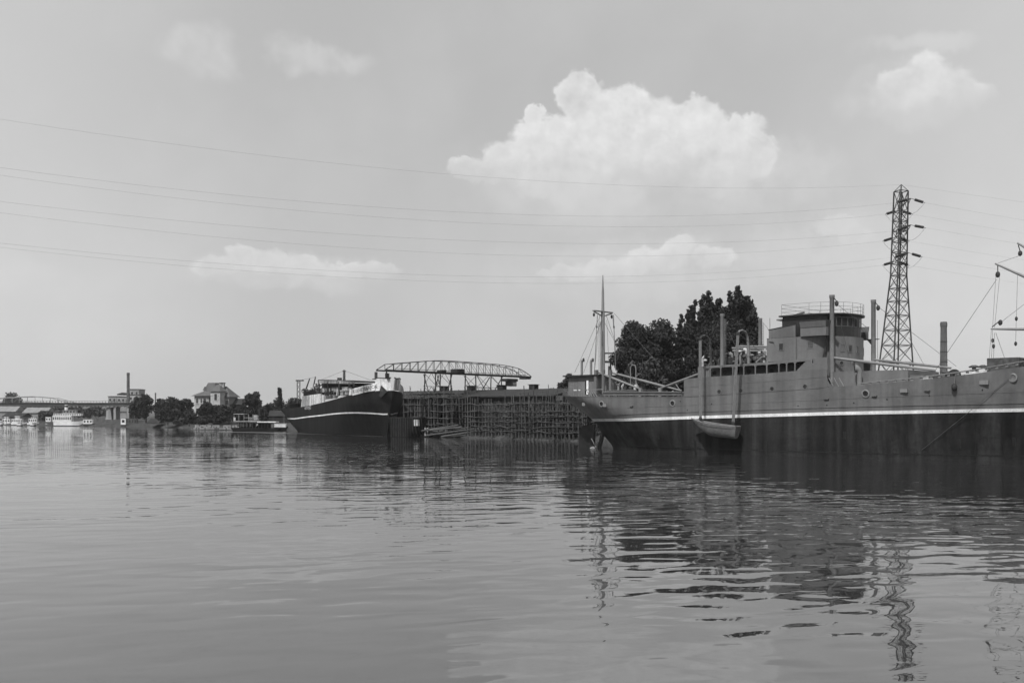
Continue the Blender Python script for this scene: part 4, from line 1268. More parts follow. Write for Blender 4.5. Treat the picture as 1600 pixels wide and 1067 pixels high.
# dark platform and plank heap at the slip mouth
p = W(690, 666, 207)
pf = thing('slip_platform', 'dark timber platform under the tall staging', 'platform', (p.x, p.y, 0))
B().box((0, 0, 2.35), (12.5, 5, .22), R(-40)).out('platform_deck', 'timber_dark', pf)
for i in range(8):
    q = (i - 3.5) * 1.6; B().tube((q * math.cos(R(-40)), q * math.sin(R(-40)) - 1.5, 0), (q * math.cos(R(-40)), q * math.sin(R(-40)) - 1.5, 2.3), .14, n=6).out('pile', 'timber_dark', pf)
lg = [((640, 676), (716, 664), .20), ((672, 672), (722, 667), .22), ((668, 680), (726, 672), .18), ((690, 682), (735, 675), .2), ((660, 668), (702, 683), .16), ((685, 678), (740, 671), .22), ((655, 682), (690, 678), .2),
      ((700, 684), (738, 679), .18), ((676, 675), (720, 669), .2), ((664, 679), (700, 672), .17), ((705, 680), (742, 676), .2), ((694, 674), (732, 668), .2)]
NTH = ['frontmost', 'second frontmost', 'third from the front', 'fourth from the front', 'crossing', 'fifth from the front', 'lowest left', 'lowest right', 'sixth from the front', 'shortest left', 'rightmost', 'rearmost']
for i, ((x0, y0), (x1, y1), r_) in enumerate(lg):
    a = W(x0, y0, yf(x0) - 2.0 + .25 * i); c = W(x1, y1, yf(x1) - .5 + .3 * i)
    a.z = max(a.z, .1); c.z = max(c.z, .25)
    o = B().tube((0, 0, 0), c - a, r_, r_ * .8, 8).out('log', 'log', None); o.location = a
    tag(o, '%s long log of the slanting heap at the slip mouth' % NTH[i], 'log', 'logs heaped at the slip mouth')
for (px, py, h_) in ((664.5, 668, 13), (668, 668, 13)):
    a = W(px, py, 205); b_ = W(px, py + h_, 205); o = B().tube((0, 0, max(b_.z, -.2) - a.z), (0, 0, 0), .16, n=7).out('mooring_post', 'concrete', None); o.location = a
    tag(o, '%s of two pale upright mooring posts beside the barge' % ('left' if px < 666 else 'right'), 'post', 'mooring posts by the barge')
mu = B()
rows = []
for i in range(19):
    row = []
    for j in range(8):
        qx, qy = i / 18, j / 7
        row.append((-14.5 + 22 * qx, 203 - 15 * qx + 6 * qy, -.2 + 1.15 * math.sin(math.pi * qy * .5) * (0.65 + .35 * math.sin(i * 1.7 + j)) * (math.sin(math.pi * min(max(qx, .02), .98)) ** .4)))
    rows.append(row)
tag(mu.grid(rows).out('mud_bank', M['soil'], smooth=True), 'sloping mud bank at the slip mouth', 'mud', kind='structure')

# barge hull beside the black bow
ba, bb_ = W(617, 681, 207), W(666, 681, 205.5)
barge = thing('barge', 'small dark ribbed barge beside the black bow, white patch on its end', 'barge', (ba.x, ba.y, 0), math.atan2(bb_.y - ba.y, bb_.x - ba.x))
BLn = math.hypot(bb_.x - ba.x, bb_.y - ba.y)
hx = Hull(5.0, [-.5, .6, 2, 4.2], [-.5, -.8, -1, -1.2], [BLn - 2.2, BLn - .9, BLn - .2, BLn + .1], None, la=(.2, .12), lb=(.4, .30), bow=(2.2, 2.6))
hx.shell(lambda t: -.4, lambda t: 4.0, 8, n=36).out('shell_plating', 'timber_dark', barge, True)
for i in range(13):
    t = BLn * (i + .3) / 13.6
    rows = [(t, -(hx.hb(t, z) + .04), z) for z in np.linspace(.1, 4.0, 6)]
    B().path(rows, .07, 5).out('rib', 'board', barge)
hx.strip(0, BLn - .3, lambda t: 3.9, lambda t: 4.08, .08, .2, 20).out('gunwale', 'board', barge)
hx.strip(BLn - 1.9, BLn - 1.0, lambda t: 2.3, lambda t: 3.6, .05, .08, 8).out('white_patch', 'white_band', barge)

# travelling gantry crane
ca = W(602, 578, 197); cb = W(830, 589, 233)
fc = Frame((ca.x, ca.y), math.degrees(math.atan2(cb.y - ca.y, cb.x - ca.x)))
crane = thing('gantry_crane', 'lattice gantry crane spanning above the slipway on two towers', 'crane', (ca.x, ca.y, 0), R(fc.deg))
CL = math.hypot(cb.x - ca.x, cb.y - ca.y); zb_ = 13.45
top_t, top_z = [], []
for px, py in ((602.5, 577.5), (612, 569), (640, 566.5), (685, 563), (715, 564.5), (750, 567), (785, 570), (800, 573), (815, 577), (830, 588)):
    p = fc.L(px, py, 0); top_t.append(p.x); top_z.append(p.z)
ct = lambda t: lerp_list(t, top_t, top_z)
NPN = 20
for v in (0, 2.6):
    B().beam((0, v, zb_), (CL, v, zb_), .22, .30).out('bottom_chord', 'crane', crane)
    for i in range(NPN):
        t0, t1 = CL * i / NPN, CL * (i + 1) / NPN
        B().beam((t0, v, ct(t0)), (t1, v, ct(t1)), .13).out('top_chord', 'crane', crane)
        if i: B().beam((t0, v, zb_), (t0, v, ct(t0)), .08).out('vertical', 'crane', crane)
        if 0 < i < NPN - 1:
            a, c = ((t0, v, zb_), (t1, v, ct(t1))) if i < NPN * .38 else ((t0, v, ct(t0)), (t1, v, zb_))
            B().beam(a, c, .055).out('diagonal', 'crane', crane)
for i in range(1, NPN, 2):
    t0 = CL * i / NPN
    B().beam((t0, 0, ct(t0)), (t0, 2.6, ct(t0)), .07).out('cross_tie', 'crane', crane)
    B().beam((t0, 0, zb_), (t0, 2.6, zb_), .08).out('cross_tie', 'crane', crane)
B().beam((2, -.4, zb_ + .4), (CL - 2, -.4, zb_ + .3), .6, .05).out('walkway', 'crane', crane)
for (pa, pb) in ((679, 703), (742, 782)):
    ta, tb = fc.L(pa, 585, 0).x, fc.L(pb, 588, 0).x; tm = (ta + tb) / 2
    for v in (-.6, 3.2):
        for t in (ta, tb):
            B().beam((t, v, 1.8), (t, v * .8 + .25, zb_ - .2), .18).out('tower_leg', 'crane', crane)
        B().beam((ta, v, zb_ - .3), (tm - .6, v, zb_ - 4.6), .12).out('tower_brace', 'crane', crane)
        B().beam((tb, v, zb_ - .3), (tm + .6, v, zb_ - 4.6), .16).out('tower_brace', 'crane', crane)
        for k in range(4):
            z0, z1 = 1.9 + 2.9 * k, 1.9 + 2.9 * (k + 1)
            B().beam((ta, v, z1), (tb, v, z1), .09).out('tower_tie', 'crane', crane)
            B().beam((ta, v, z0), (tm, v, z1), .07).out('tower_diagonal', 'crane', crane)
            B().beam((tb, v, z0), (tm, v, z1), .07).out('tower_diagonal', 'crane', crane)
    for t in (ta, tb):
        for k in range(4):
            z0, z1 = 1.9 + 2.9 * k, 1.9 + 2.9 * (k + 1)
            B().beam((t, -.6, z0), (t, 3.2, z1), .07).out('tower_diagonal', 'crane', crane)
for px, py, sx_, sz2, mt in ((722, 579.5, 2.2, .8, 'dark'), (697, 580, .6, .6, 'dark')):
    p = fc.L(px, py, 0); B().box((p.x, 1.3, p.z), (sx_, 2.2, sz2)).out('trolley', mt, crane)
p = fc.L(803, 592, 0); B().box((p.x, 1.3, zb_ - .9), (3.4, 2.2, .6)).out('hoist_frame', 'dark', crane)
o = B().box((p.x + .4, 1.2, zb_ - 1.75), (1.9, 1.8, 1.1)).out('operator_cabin', 'gear', crane)
B().box((p.x + .6, .26, zb_ - 1.75), (1.2, .05, .6)).out('cabin_window', 'gear_light', o)
B().box((CL - .8, 1.2, zb_ - .3), (1.6, 2.2, .5)).out('end_platform', 'dark', crane)
p = fc.L(604, 583, 1.2); B().beam((p.x, 1.2, zb_ - .2), (p.x, 1.2, p.z), .22, .22).out('hoist_rope', 'dark', crane)
B().box((p.x, 1.2, p.z - .5), (.45, .4, 1.0)).out('hook_block', 'dark', crane)

# second lattice boom seen beside the after mast
fd = Frame((W(945, 560, 205).x, 205), 8)
boom = thing('lattice_crane', 'dark lattice crane jib showing between the after mast and the trees', 'crane', (fd.O[0], fd.O[1], 0), R(8))
zz0, zz1 = 4.7 + (647 - 565) * 205 / F, 4.7 + (647 - 551.5) * 205 / F
for v in (0, 1.6):
    B().beam((-.5, v, zz0), (12, v, zz0), .45, .35).out('bottom_chord', 'crane', boom); B().beam((-.5, v, zz1), (12, v, zz1), .2).out('top_chord', 'crane', boom)
    for i in range(8):
        B().beam((1.5 * i, v, zz0), (1.5 * i + (1.5 if i % 2 else 0), v, zz1), .12).out('lacing', 'crane', boom)
for t in (1.4, 3.6):
    B().beam((t, .8, 1.8), (t, .8, zz0), .25).out('crane_leg', 'crane', boom)
B().box((1.2, .6, zz0 - 2.2), (.6, .6, 2.6)).out('hanging_gear', 'dark', boom)

# ================================================================== PYLON AND LINES
PY = 176.0
pbase = W(1397, 660, PY)
LEAN = R(2.0)
pylon = thing('pylon', 'tall steel lattice pylon rising behind the grey ship', 'pylon', (pbase.x, PY, 2.0))
pylon.rotation_euler = (0, LEAN, R(17))
PH = 4.7 + (647 - 298) * PY / F - 2.0
half = lambda z: lerp_list(z, [0, 12, 27.3, PH], [2.8, 1.95, .95, .84])
cor = lambda z, k: Vector((half(z) * (1 if k in (0, 1) else -1), half(z) * (1 if k in (1, 2) else -1), z))
levs = [0, 4.5, 8.4, 11.9, 14.9, 17.6, 20.2, 22.7, 25.0, 27.3, 29.4, 31.4, 33.3, 35.2, 37.0, 38.6, PH]
for k in range(4):
    for a, c in zip(levs[:-1], levs[1:]):
        B().beam(cor(a, k), cor(c, k), .19).out('leg_section', 'pylon', pylon)
for a, c in zip(levs[:-1], levs[1:]):
    for k in range(4):
        j = (k + 1) % 4
        B().beam(cor(a, k), cor(c, j), .075).out('diagonal', 'pylon', pylon)
        B().beam(cor(a, j), cor(c, k), .075).out('diagonal', 'pylon', pylon)
        B().beam(cor(c, k), cor(c, j), .12).out('horizontal', 'pylon', pylon)
for k in range(4):
    B().beam(cor(PH, k), (0, 0, PH + 1.2), .10).out('peak_strut', 'pylon', pylon)
bpy.context.view_layer.update()
inv = pylon.matrix_world.inverted()
LEFT = [((1401, 317), (1383, 335)), ((1400, 361), (1379, 377)), ((1397, 402), (1379, 414.5))]
RIGHT = [((1445, 317), (1426, 335)), ((1446, 356), (1421, 377)), ((1441, 401.5), (1421, 415))]
YN, YFAR = PY - 4.4, PY + 4.6
ends_l, ends_r = [], []
for lv in range(3):
    for k, Yd in ((0, YN), (1, YFAR)):
        a = W(*LEFT[lv][k], Yd); c = W(*RIGHT[lv][k], Yd); m_ = (a + c) / 2 + Vector((0, 0, .75))
        root_ = Vector((pylon.location.x + math.sin(LEAN) * (m_.z - 2), PY, m_.z))
        for s_ in (-.8, .8):
            B().beam(inv @ (root_ + Vector((s_, 0, .5))), inv @ m_, .11).out('cross_arm', 'pylon', pylon)
            B().beam(inv @ (root_ + Vector((s_, 0, -.9))), inv @ m_, .09).out('arm_stay', 'pylon', pylon)
        for e, lst in ((a, ends_l), (c, ends_r)):
            q0 = m_.lerp(e, .30); q1 = m_.lerp(e, .86)
            B().tube(inv @ m_, inv @ e, .05, n=5).out('insulator_link', 'pylon', pylon)
            pts = []; rr = []
            for i in range(15):
                pts.append(inv @ q0.lerp(q1, i / 14)); rr.append(.19 if i % 2 else .27)
            B().path(pts, rr, 8).out('insulator', 'insul', pylon)
            lst.append(e)
        pts = [a.lerp(c, i / 10) - Vector((0, 0, 1.9 * math.sin(math.pi * i / 10))) for i in range(11)]
        B().path([inv @ p for p in pts], .022, 5).out('jumper_wire', 'wire', pylon)
peak = pylon.matrix_world @ Vector((0, 0, PH + 1.2))


def line(name, label, E, y0=None, y8=None, D=Vector((-179, -86, 0)), sag=None, dz=0):
    pts = []
    if y0 is not None:
        eq = []
        for px, py in ((0, y0), (800, y8)):
            k = (px - CX) / F; s = (k * E.y - E.x) / (D.x - k * D.y); Yd = E.y + D.y * s
            eq.append((s, H + (HY - py) / F * Yd - E.z))
        (s1, d1), (s2, d2) = eq
        b = (d1 / s1 - d2 / s2) / (s1 - s2); a = d1 / s1 - b * s1
        for i in range(49):
            s = i / 48; pts.append(E + D * s + Vector((0, 0, a * s + b * s * s)))
    else:
        for i in range(25):
            s = i / 24; pts.append(E + D * s + Vector((0, 0, dz * s - 4 * sag * s * (1 - s))))
    o = B().path([p - E for p in pts], .009, 5).out(name, 'line', None); o.location = E
    tag(o, label, 'power line', 'overhead wires')


ordn = ['second', 'third', 'fourth', 'fifth', 'sixth', 'lowest']
line('power_line', 'topmost thin wire crossing the sky left of the pylon', peak, 186.5, 280)
for i, (E, (y0, y8)) in enumerate(zip(ends_l, ((262, 335), (274, 351), (315, 378.5), (332.5, 399), (380, 432.5), (386.5, 442.5)))):
    line('power_line', '%s thin wire from the top crossing the sky left of the pylon' % ordn[i] if i < 5 else 'lowest thin wire crossing the sky left of the pylon', E, y0, y8)
line('power_line', 'topmost short wire leaving the pylon to the right', peak, D=Vector((260, 60, 0)), sag=5, dz=-2)
for i, E in enumerate(ends_r):
    line('power_line', '%s short wire from the top leaving the pylon to the right' % ordn[i] if i < 5 else 'lowest short wire leaving the pylon to the right', E, D=Vector((260, 60, 0)), sag=7, dz=-3)

# ================================================================== CHIMNEYS AND FACTORY
def chimney(name, label, px, Yd, ytop, wtop, wbase):
    p = W(px, HY, Yd); ztop = 4.7 + (647 - ytop) * Yd / F - 2
    root = thing(name, label, 'chimney', (p.x, Yd, 2.0))
    rb_, rt_ = wbase * Yd / F / 2, wtop * Yd / F / 2
    B().lathe([(rb_, 0), (rb_ + (rt_ - rb_) * .5, ztop * .5), (rt_, ztop - 1.5)], n=20).out('shaft', 'brick', root, True)
    B().lathe([(rt_ * 1.02, ztop - 1.5), (rt_ * 1.14, ztop - 1.3), (rt_ * 1.14, ztop - .4), (rt_ * 1.04, ztop - .3), (rt_ * 1.04, ztop), (rt_ * .7, ztop), (rt_ * .7, ztop - 1)], n=20).out('cap', 'brick', root)
    for i in range(1, 9):
        z = ztop * i / 10; r_ = rb_ + (rt_ - rb_) * i / 10 + .03
        B().lathe([(r_, z), (r_ + .04, z + .05), (r_ + .04, z + .16), (r_, z + .2)], n=20).out('iron_hoop', 'dark', root)
    return root


chimney('factory_chimney', 'tapering brick chimney right of the pylon', 1474.5, 300, 503, 9.4, 13.0)
chimney('factory_chimney', 'slender dark brick chimney above the far left shore', 200.3, 560, 582.3, 4.2, 5.2)
chimney('factory_chimney', 'tiny far chimney behind the trees left of the villa', 243, 620, 613.5, 1.8, 2.2)


def Wz(px, Yd, z):
    p = W(px, HY, Yd); return Vector((p.x, Yd, z))


def zpy(py, Yd): return 4.7 + (647 - py) * Yd / F


Yb = 600
fac = thing('factory', 'pale factory block with stepped roofs beside the left chimney', 'factory', tuple(Wz(190, Yb, 2)))
ox = Wz(190, Yb, 0).x
for (x0, x1, yt, d_, mt) in ((167, 186, 619.5, 8, 'stucco_grey'), (185, 204, 620, 12, 'stucco_grey'), (203, 217, 608.5, 10, 'stucco_grey'), (204, 222, 617.5, 14, 'stucco')):
    a, c = Wz(x0, Yb, 0).x - ox, Wz(x1, Yb, 0).x - ox; zt_ = zpy(yt, Yb) - 2
    o = B().box(((a + c) / 2, 6 - (d_ - 8) * .5, zt_ / 2), (c - a, d_, zt_)).out('wall', mt, fac)
    B().box(((a + c) / 2, 6 - (d_ - 8) * .5, zt_ + .15), (c - a + .6, d_ + .6, .3)).out('roof_slab', 'roof_felt', fac)
    nW = int((c - a) / 2.4)
    for i in range(nW):
        for zz in ((zt_ - 2.0,) if yt > 610 else (zt_ - 2.2,)):
            xw = a + (c - a) * (i + .5) / nW
            f_ = B().box((xw, 6 - (d_ - 8) * .5 - d_ / 2 - .04, zz), (1.5, .1, 1.9)).out('window', 'frame', fac)
            B().box((xw, 6 - (d_ - 8) * .5 - d_ / 2 - .1, zz), (1.2, .04, 1.6)).out('pane', 'window', f_)
a, c = Wz(180.5, Yb, 0).x - ox, Wz(197, Yb, 0).x - ox; z0 = zpy(617, Yb) - 2; z1 = zpy(613, Yb) - 2
B().prism([(a, 2, z0), (c, 2, z0), (c, 2, z0 + .6), ((a + c) / 2, 2, z1), (a, 2, z0 + .6)], (0, 10, 0)).out('gable_roof', 'roof_felt', fac)

# ================================================================== TREES
def crown_mesh(name, mt, parent, clumps, nleaf, size, rnd):
    g = np.random.default_rng(rnd)
    cl = np.array(clumps); wts = (cl[:, 3] * cl[:, 4] * cl[:, 5]) ** .62; wts /= wts.sum()
    idx = g.choice(len(cl), nleaf, p=wts)
    d = g.normal(size=(nleaf, 3)); d /= np.linalg.norm(d, axis=1)[:, None]
    r = g.random(nleaf) ** .38
    ctr = cl[idx, :3] + d * r[:, None] * cl[idx, 3:6]
    a = g.normal(size=(nleaf, 3)); a /= np.linalg.norm(a, axis=1)[:, None]
    b = np.cross(a, d + g.normal(size=(nleaf, 3)) * .8); b /= np.maximum(np.linalg.norm(b, axis=1), 1e-6)[:, None]
    s = size * g.uniform(.55, 1.35, nleaf)[:, None]
    v = np.stack([ctr - a * s, ctr + b * s * .55, ctr + a * s, ctr - b * s * .55], 1).reshape(-1, 3).astype(np.float32)
    me = bpy.data.meshes.new(name)
    me.vertices.add(nleaf * 4); me.vertices.foreach_set('co', v.ravel())
    me.loops.add(nleaf * 4); me.loops.foreach_set('vertex_index', np.arange(nleaf * 4, dtype=np.int32))
    me.polygons.add(nleaf); me.polygons.foreach_set('loop_start', np.arange(0, nleaf * 4, 4, dtype=np.int32)); me.polygons.foreach_set('loop_total', np.full(nleaf, 4, dtype=np.int32))
    me.update(calc_edges=True); me.materials.append(M[mt])
    o = bpy.data.objects.new(name, me); C.objects.link(o); o.parent = parent
    return o


def tree(name, label, px, Yd, ytop, wpx, ybase=None, style='round', n=5000, leaf=.45, seed=1, mt='leaf', group=None, ground=2.0, low=.18):
    rnd = random.Random(seed); p = W(px, HY, Yd); Ht = 4.7 + (647 - ytop) * Yd / F - ground; wd = wpx * Yd / F
    root = thing(name, label, 'bush' if style == 'bush' else 'tree', (p.x, Yd, ground), 0, group)
    clumps = []
    if style == 'poplar':
        for k in range(46):
            z = Ht * (low + (1 - low) * (k + .5) / 46); q = (z / Ht - low) / (1 - low)
            env = wd / 2 * min(1, .55 + q * 1.6) * (1 - max(0, q - .5) ** 1.8 * 1.9)
            a = rnd.uniform(0, 6.28); rr = env * rnd.uniform(.25, .78)
            sz = max(env * rnd.uniform(.36, .56), .45)
            clumps.append((rr * math.cos(a), rr * math.sin(a), min(z, Ht - sz * 1.3), sz, sz, sz * 1.5))
        clumps.append((0, 0, Ht - wd * .1 - .6, wd * .09 + .2, wd * .09 + .2, wd * .14 + .6))
        clumps.append((0, 0, Ht * (low + .45 * (1 - low)), wd * .30, wd * .30, Ht * (1 - low) * .40))
    elif style == 'lobed':
        # several upright leaders side by side, rounded tops at uneven heights
        for j, (fx, fy, fh) in enumerate(((-.27, .1, .93), (.02, -.12, 1.0), (.27, .08, .95), (.13, .2, .97), (-.13, -.18, .965), (.34, -.1, .84), (-.36, -.05, .80))):
            hl = Ht * fh * rnd.uniform(.985, 1.0); wl = wd * rnd.uniform(.20, .25)
            for k in range(20):
                q = (k + .5) / 20; z = Ht * low + (hl - Ht * low) * q
                env = wl * min(1, .75 + q) * math.sqrt(max(.12, 1 - max(0, (q - .72) / .28) ** 2))
                a = rnd.uniform(0, 6.28); rr = env * rnd.uniform(.1, .6); sz = max(env * rnd.uniform(.42, .62), wd * .06)
                clumps.append((fx * wd + rr * math.cos(a), fy * wd + rr * math.sin(a), min(z, hl - sz), sz, sz, sz * 1.15))
    else:
        z0, z1 = Ht * low, Ht; hz = (z1 - z0) / 2
        nC = 80 if n > 6000 else 34
        for k in range(nC):
            u = rnd.uniform(-.95, 1); a = rnd.uniform(0, 6.28); q = rnd.uniform(.62, 1.0)
            c_ = math.sqrt(1 - u * u) ** .8
            sz = min(wd, 2 * hz) * rnd.uniform(.08, .17) * (1.25 if n <= 6000 else 1)
            clumps.append((q * c_ * math.cos(a) * (wd / 2 - sz * .7), q * c_ * math.sin(a) * (wd / 2 - sz * .7), (z0 + z1) / 2 + q * u * (hz - sz * .6), sz, sz, sz * .8))
        clumps.append((0, 0, (z0 + z1) / 2, wd * .36, wd * .36, hz * .72))
    crown_mesh('crown', mt, root, clumps, n, leaf, seed)
    tk = B(); r0 = max(.12, Ht * .022)
    tk.path([(0, 0, -.3), (rnd.uniform(-.2, .2), 0, Ht * .3), (rnd.uniform(-.4, .4), rnd.uniform(-.3, .3), Ht * .62), (0, 0, Ht * .9)], [r0 * 1.2, r0 * .9, r0 * .5, r0 * .12], 8)
    for c_ in clumps[::4]:
        z0 = max(c_[2] * .6, Ht * .12); tk.path([(0, 0, z0), (c_[0] * .5, c_[1] * .5, (z0 + c_[2]) / 2 + .2), c_[:3]], [r0 * .4, r0 * .25, r0 * .08], 5)
    tk.out('trunk', 'bark', root)
    return root


tree('broadleaf_tree', 'large round dark tree behind the grey stern deck', 1014, 182, 494, 122, n=46000, leaf=.27, seed=4, low=.08)
tree('broadleaf_tree', 'lower paler tree in front of the large round tree', 1004, 174, 548, 70, n=9000, leaf=.34, seed=9, mt='leaf_pale', low=.05)
tree('poplar_tree', 'tallest poplar behind the after king posts', 1147, 186, 447, 74, style='lobed', n=38000, leaf=.26, seed=21, group='poplars behind the ship')
tree('poplar_tree', 'second poplar just left of the tallest one', 1104, 188, 453, 66, style='lobed', n=34000, leaf=.26, seed=22, group='poplars behind the ship')
tree('poplar_tree', 'leftmost shorter poplar beside the large round tree', 1078, 187, 475, 48, style='lobed', n=20000, leaf=.26, seed=23, group='poplars behind the ship')
tree('poplar_tree', 'low poplar edging the right side of the tallest one', 1166, 189, 466, 44, style='poplar', n=8000, leaf=.32, seed=24, group='poplars behind the ship')
tree('broadleaf_tree', 'dark tree filling in below the poplars', 1110, 184, 500, 124, n=20000, leaf=.28, seed=27, low=.05)
tree('broadleaf_tree', 'small tree beyond the shed gable left of the grey stern', 889, 215, 578, 38, n=3500, leaf=.34, seed=31)
tree('broadleaf_tree', 'small bush peeping over the shed roof', 867, 225, 601, 20, style='bush', n=1500, leaf=.34, seed=32)
LS = 'trees along the left shore'
for i, (px, Yd, yt, wp, st, n, mt, gz, lab) in enumerate((
        (213, 380, 618, 24, 'round', 2200, 'leaf', 1.8, 'dark tree nearest the left end of the bridge'),
        (228, 365, 614.5, 28, 'round', 2600, 'leaf', 1.8, 'tall dark tree just right of the bridge end'),
        (252, 360, 621, 26, 'round', 2400, 'leaf', 1.8, 'second dark shore tree from the bridge end'),
        (272, 356, 617.5, 34, 'round', 3000, 'leaf', 1.8, 'broad dark tree midway from bridge to villa'),
        (290, 358, 619, 30, 'round', 2600, 'leaf', 1.8, 'dark tree touching the left wall of the villa'),
        (262, 340, 634, 40, 'bush', 2600, 'leaf', 1.2, 'low scrub on the bank left of the villa'),
        (296, 326, 641, 30, 'bush', 2000, 'leaf', .9, 'scrub at the water below the villa corner'),
        (321, 327, 626, 28, 'round', 2600, 'leaf', 1.8, 'rounded tree hiding the lower villa wall'),
        (340, 329, 629, 32, 'round', 2600, 'leaf', 1.8, 'dark tree below the villa turret'),
        (358, 326, 631, 34, 'round', 2600, 'leaf', 1.8, 'dark tree right of the villa turret'),
        (378, 322, 632, 36, 'round', 2600, 'leaf', 1.8, 'dark tree behind the houseboat'),
        (395, 330, 607.5, 32, 'round', 3200, 'leaf', 1.8, 'tallest bushy tree between villa and black ship'),
        (416, 318, 630, 24, 'round', 2000, 'leaf', 1.8, 'dark tree right of the bushy tall one'),
        (411, 300, 633, 16, 'bush', 1200, 'leaf_pale', 1.5, 'pale flowering shrub above the houseboat stern'),
        (437, 330, 606, 9, 'poplar', 1200, 'leaf', 1.8, 'thin columnar tree left of the black ship'),
        (432, 345, 622, 40, 'round', 2600, 'leaf', 1.8, 'long dark hedge tree left of the black ship'),
        (462, 352, 617, 40, 'round', 2600, 'leaf', 1.8, 'dark tree behind the after end of the black ship'),
        (338, 318, 646, 44, 'bush', 2200, 'leaf', 1.0, 'dark scrub on the slope below the villa'),
        (318, 320, 650, 30, 'bush', 1800, 'leaf', .8, 'dark scrub at the foot of the villa bank'),
        (440, 310, 634, 44, 'bush', 2200, 'leaf', 1.5, 'dark scrub above the bank beside the black ship'))):
    tree('shore_bush' if st == 'bush' else 'shore_tree', lab, px, Yd, yt, wp, style=st, n=n, leaf=.42, seed=50 + i, mt=mt, group=LS, ground=gz, low=.04)
for i, (px, Yd, yt, wp, lab) in enumerate(((18, 900, 612, 34, 'hazy round tree far left above the bridge arch'), (8, 800, 632, 40, 'hazy tree mass behind the far left sheds'), (55, 820, 630, 60, 'hazy low tree line behind the bridge arch'), (85, 800, 632, 50, 'hazy low trees behind the white steamer'),
                                           (72, 420, 640, 22, 'tree below the bridge left of the white steamer'), (115, 560, 633, 50, 'far trees behind the bridge right of the steamer'), (150, 560, 634, 50, 'far trees under the viaduct'))):
    tree('distant_tree', lab, px, Yd, yt, wp, n=1800, leaf=.0012 * Yd + .1, seed=90 + i, mt='leaf_far', group='far trees on the left', low=.03)

# ================================================================== VILLA
VY = 342
vp = Wz(322, VY, 2.2)
villa = thing('villa', 'pale villa with steep tiled roof and turret on the left bank', 'house', tuple(vp), R(-14))
m_px = VY / F
z_e = zpy(618.5, VY) - 2.2; z_r = zpy(597.5, VY) - 2.2
mw, md = 9.0, 9.0
B().box((0, md / 2, z_e / 2), (mw, md, z_e)).out('wall', 'stucco', villa)
ov = .9
B().add([(-mw / 2 - ov, -ov, z_e), (mw / 2 + ov, -ov, z_e), (mw / 2 + ov, md + ov, z_e), (-mw / 2 - ov, md + ov, z_e),
         (-mw / 4, md * .22, z_e + 1.6), (mw / 3.4, md * .22, z_e + 1.6), (mw / 3.4, md * .78, z_e + 1.6), (-mw / 4, md * .78, z_e + 1.6),
         (-1.2, md * .36, z_r), (1.5, md * .36, z_r), (1.5, md * .62, z_r), (-1.2, md * .62, z_r)],
        [(0, 1, 5, 4), (1, 2, 6, 5), (2, 3, 7, 6), (3, 0, 4, 7), (4, 5, 9, 8), (5, 6, 10, 9), (6, 7, 11, 10), (7, 4, 8, 11), (8, 9, 10, 11), (3, 2, 1, 0)]).out('roof', 'tile', villa)
B().prism([(-2.6, 2.0, z_e + 2.0), (-1.0, 2.0, z_e + 2.0), (-1.8, 2.0, z_e + 3.3)], (0, 2.2, 0)).out('dormer', 'tile', villa)
tw = 3.6
B().box((4.0, 1.0, (z_e + 1.5) / 2), (tw, tw, z_e + 1.5)).out('turret', 'stucco', villa)
B().add([(4.0 - 2.3, -1.3, z_e + 1.5), (4.0 + 2.3, -1.3, z_e + 1.5), (4.0 + 2.3, 3.3, z_e + 1.5), (4.0 - 2.3, 3.3, z_e + 1.5), (3.4, 1.6, z_r - .6), (4.2, 1.6, z_r - .7)], [(0, 1, 5, 4), (1, 2, 5), (2, 3, 4, 5), (3, 0, 4), (3, 2, 1, 0)]).out('turret_roof', 'tile', villa)
B().box((5.0, 5.6, z_e * .48), (4.4, 6, z_e * .96)).out('side_wing', 'stucco_grey', villa)
B().add([(2.4, 2, z_e * .96), (8.0, 2, z_e * .96), (8.0, 9.2, z_e * .96), (2.4, 9.2, z_e * .96), (2.6, 5.6, z_r - 1.2), (4.6, 5.6, z_r - 1.2)], [(0, 1, 5, 4), (1, 2, 5), (2, 3, 4, 5), (3, 0, 4), (3, 2, 1, 0)]).out('wing_roof', 'tile', villa)
for x_, y_ in ((3.4, 4.0), (4.2, 4.2)):
    o = B().box((x_, y_, z_r - 1.0), (.8, .8, 1.6)).out('chimney', 'stucco', villa); B().box((x_, y_, z_r - .1), (1.1, 1.1, .25)).out('chimney_cap', 'dark', o)
for x_, z_, wd, hh in ((-3.4, z_e - 1.6, .7, 1.7), (-1.8, z_e - 1.6, .55, 1.6), (-.5, z_e - 1.6, 1.0, 1.7), (-3.4, z_e - 5.0, .8, 1.5), (-1.0, z_e - 5.0, .9, 1.5)):
    f_ = B().box((x_, -.04, z_), (wd + .3, .1, hh + .3)).out('window', 'frame', villa)
    B().box((x_, -.1, z_), (wd, .06, hh)).out('pane', 'window', f_); B().box((x_, -.12, z_ - hh / 2 - .2), (wd + .5, .2, .12)).out('sill', 'frame', f_)
f_ = B().box((4.2, -.84, z_e - .4), (1.5, .1, 2.6)).out('window', 'frame', villa); B().box((4.2, -.90, z_e - .4), (1.0, .06, 2.2)).out('pane', 'window', f_)
f_ = B().box((1.6, -.04, z_e - 1.9), (1.0, .1, 2.8)).out('doorway', 'dark', villa)
for x_ in (6.3, 6.9):
    f_ = B().box((x_, 2.54, z_e - 2.2), (.5, .1, 1.7)).out('window', 'frame', villa); B().box((x_, 2.48, z_e - 2.2), (.35, .06, 1.4)).out('pane', 'window', f_)
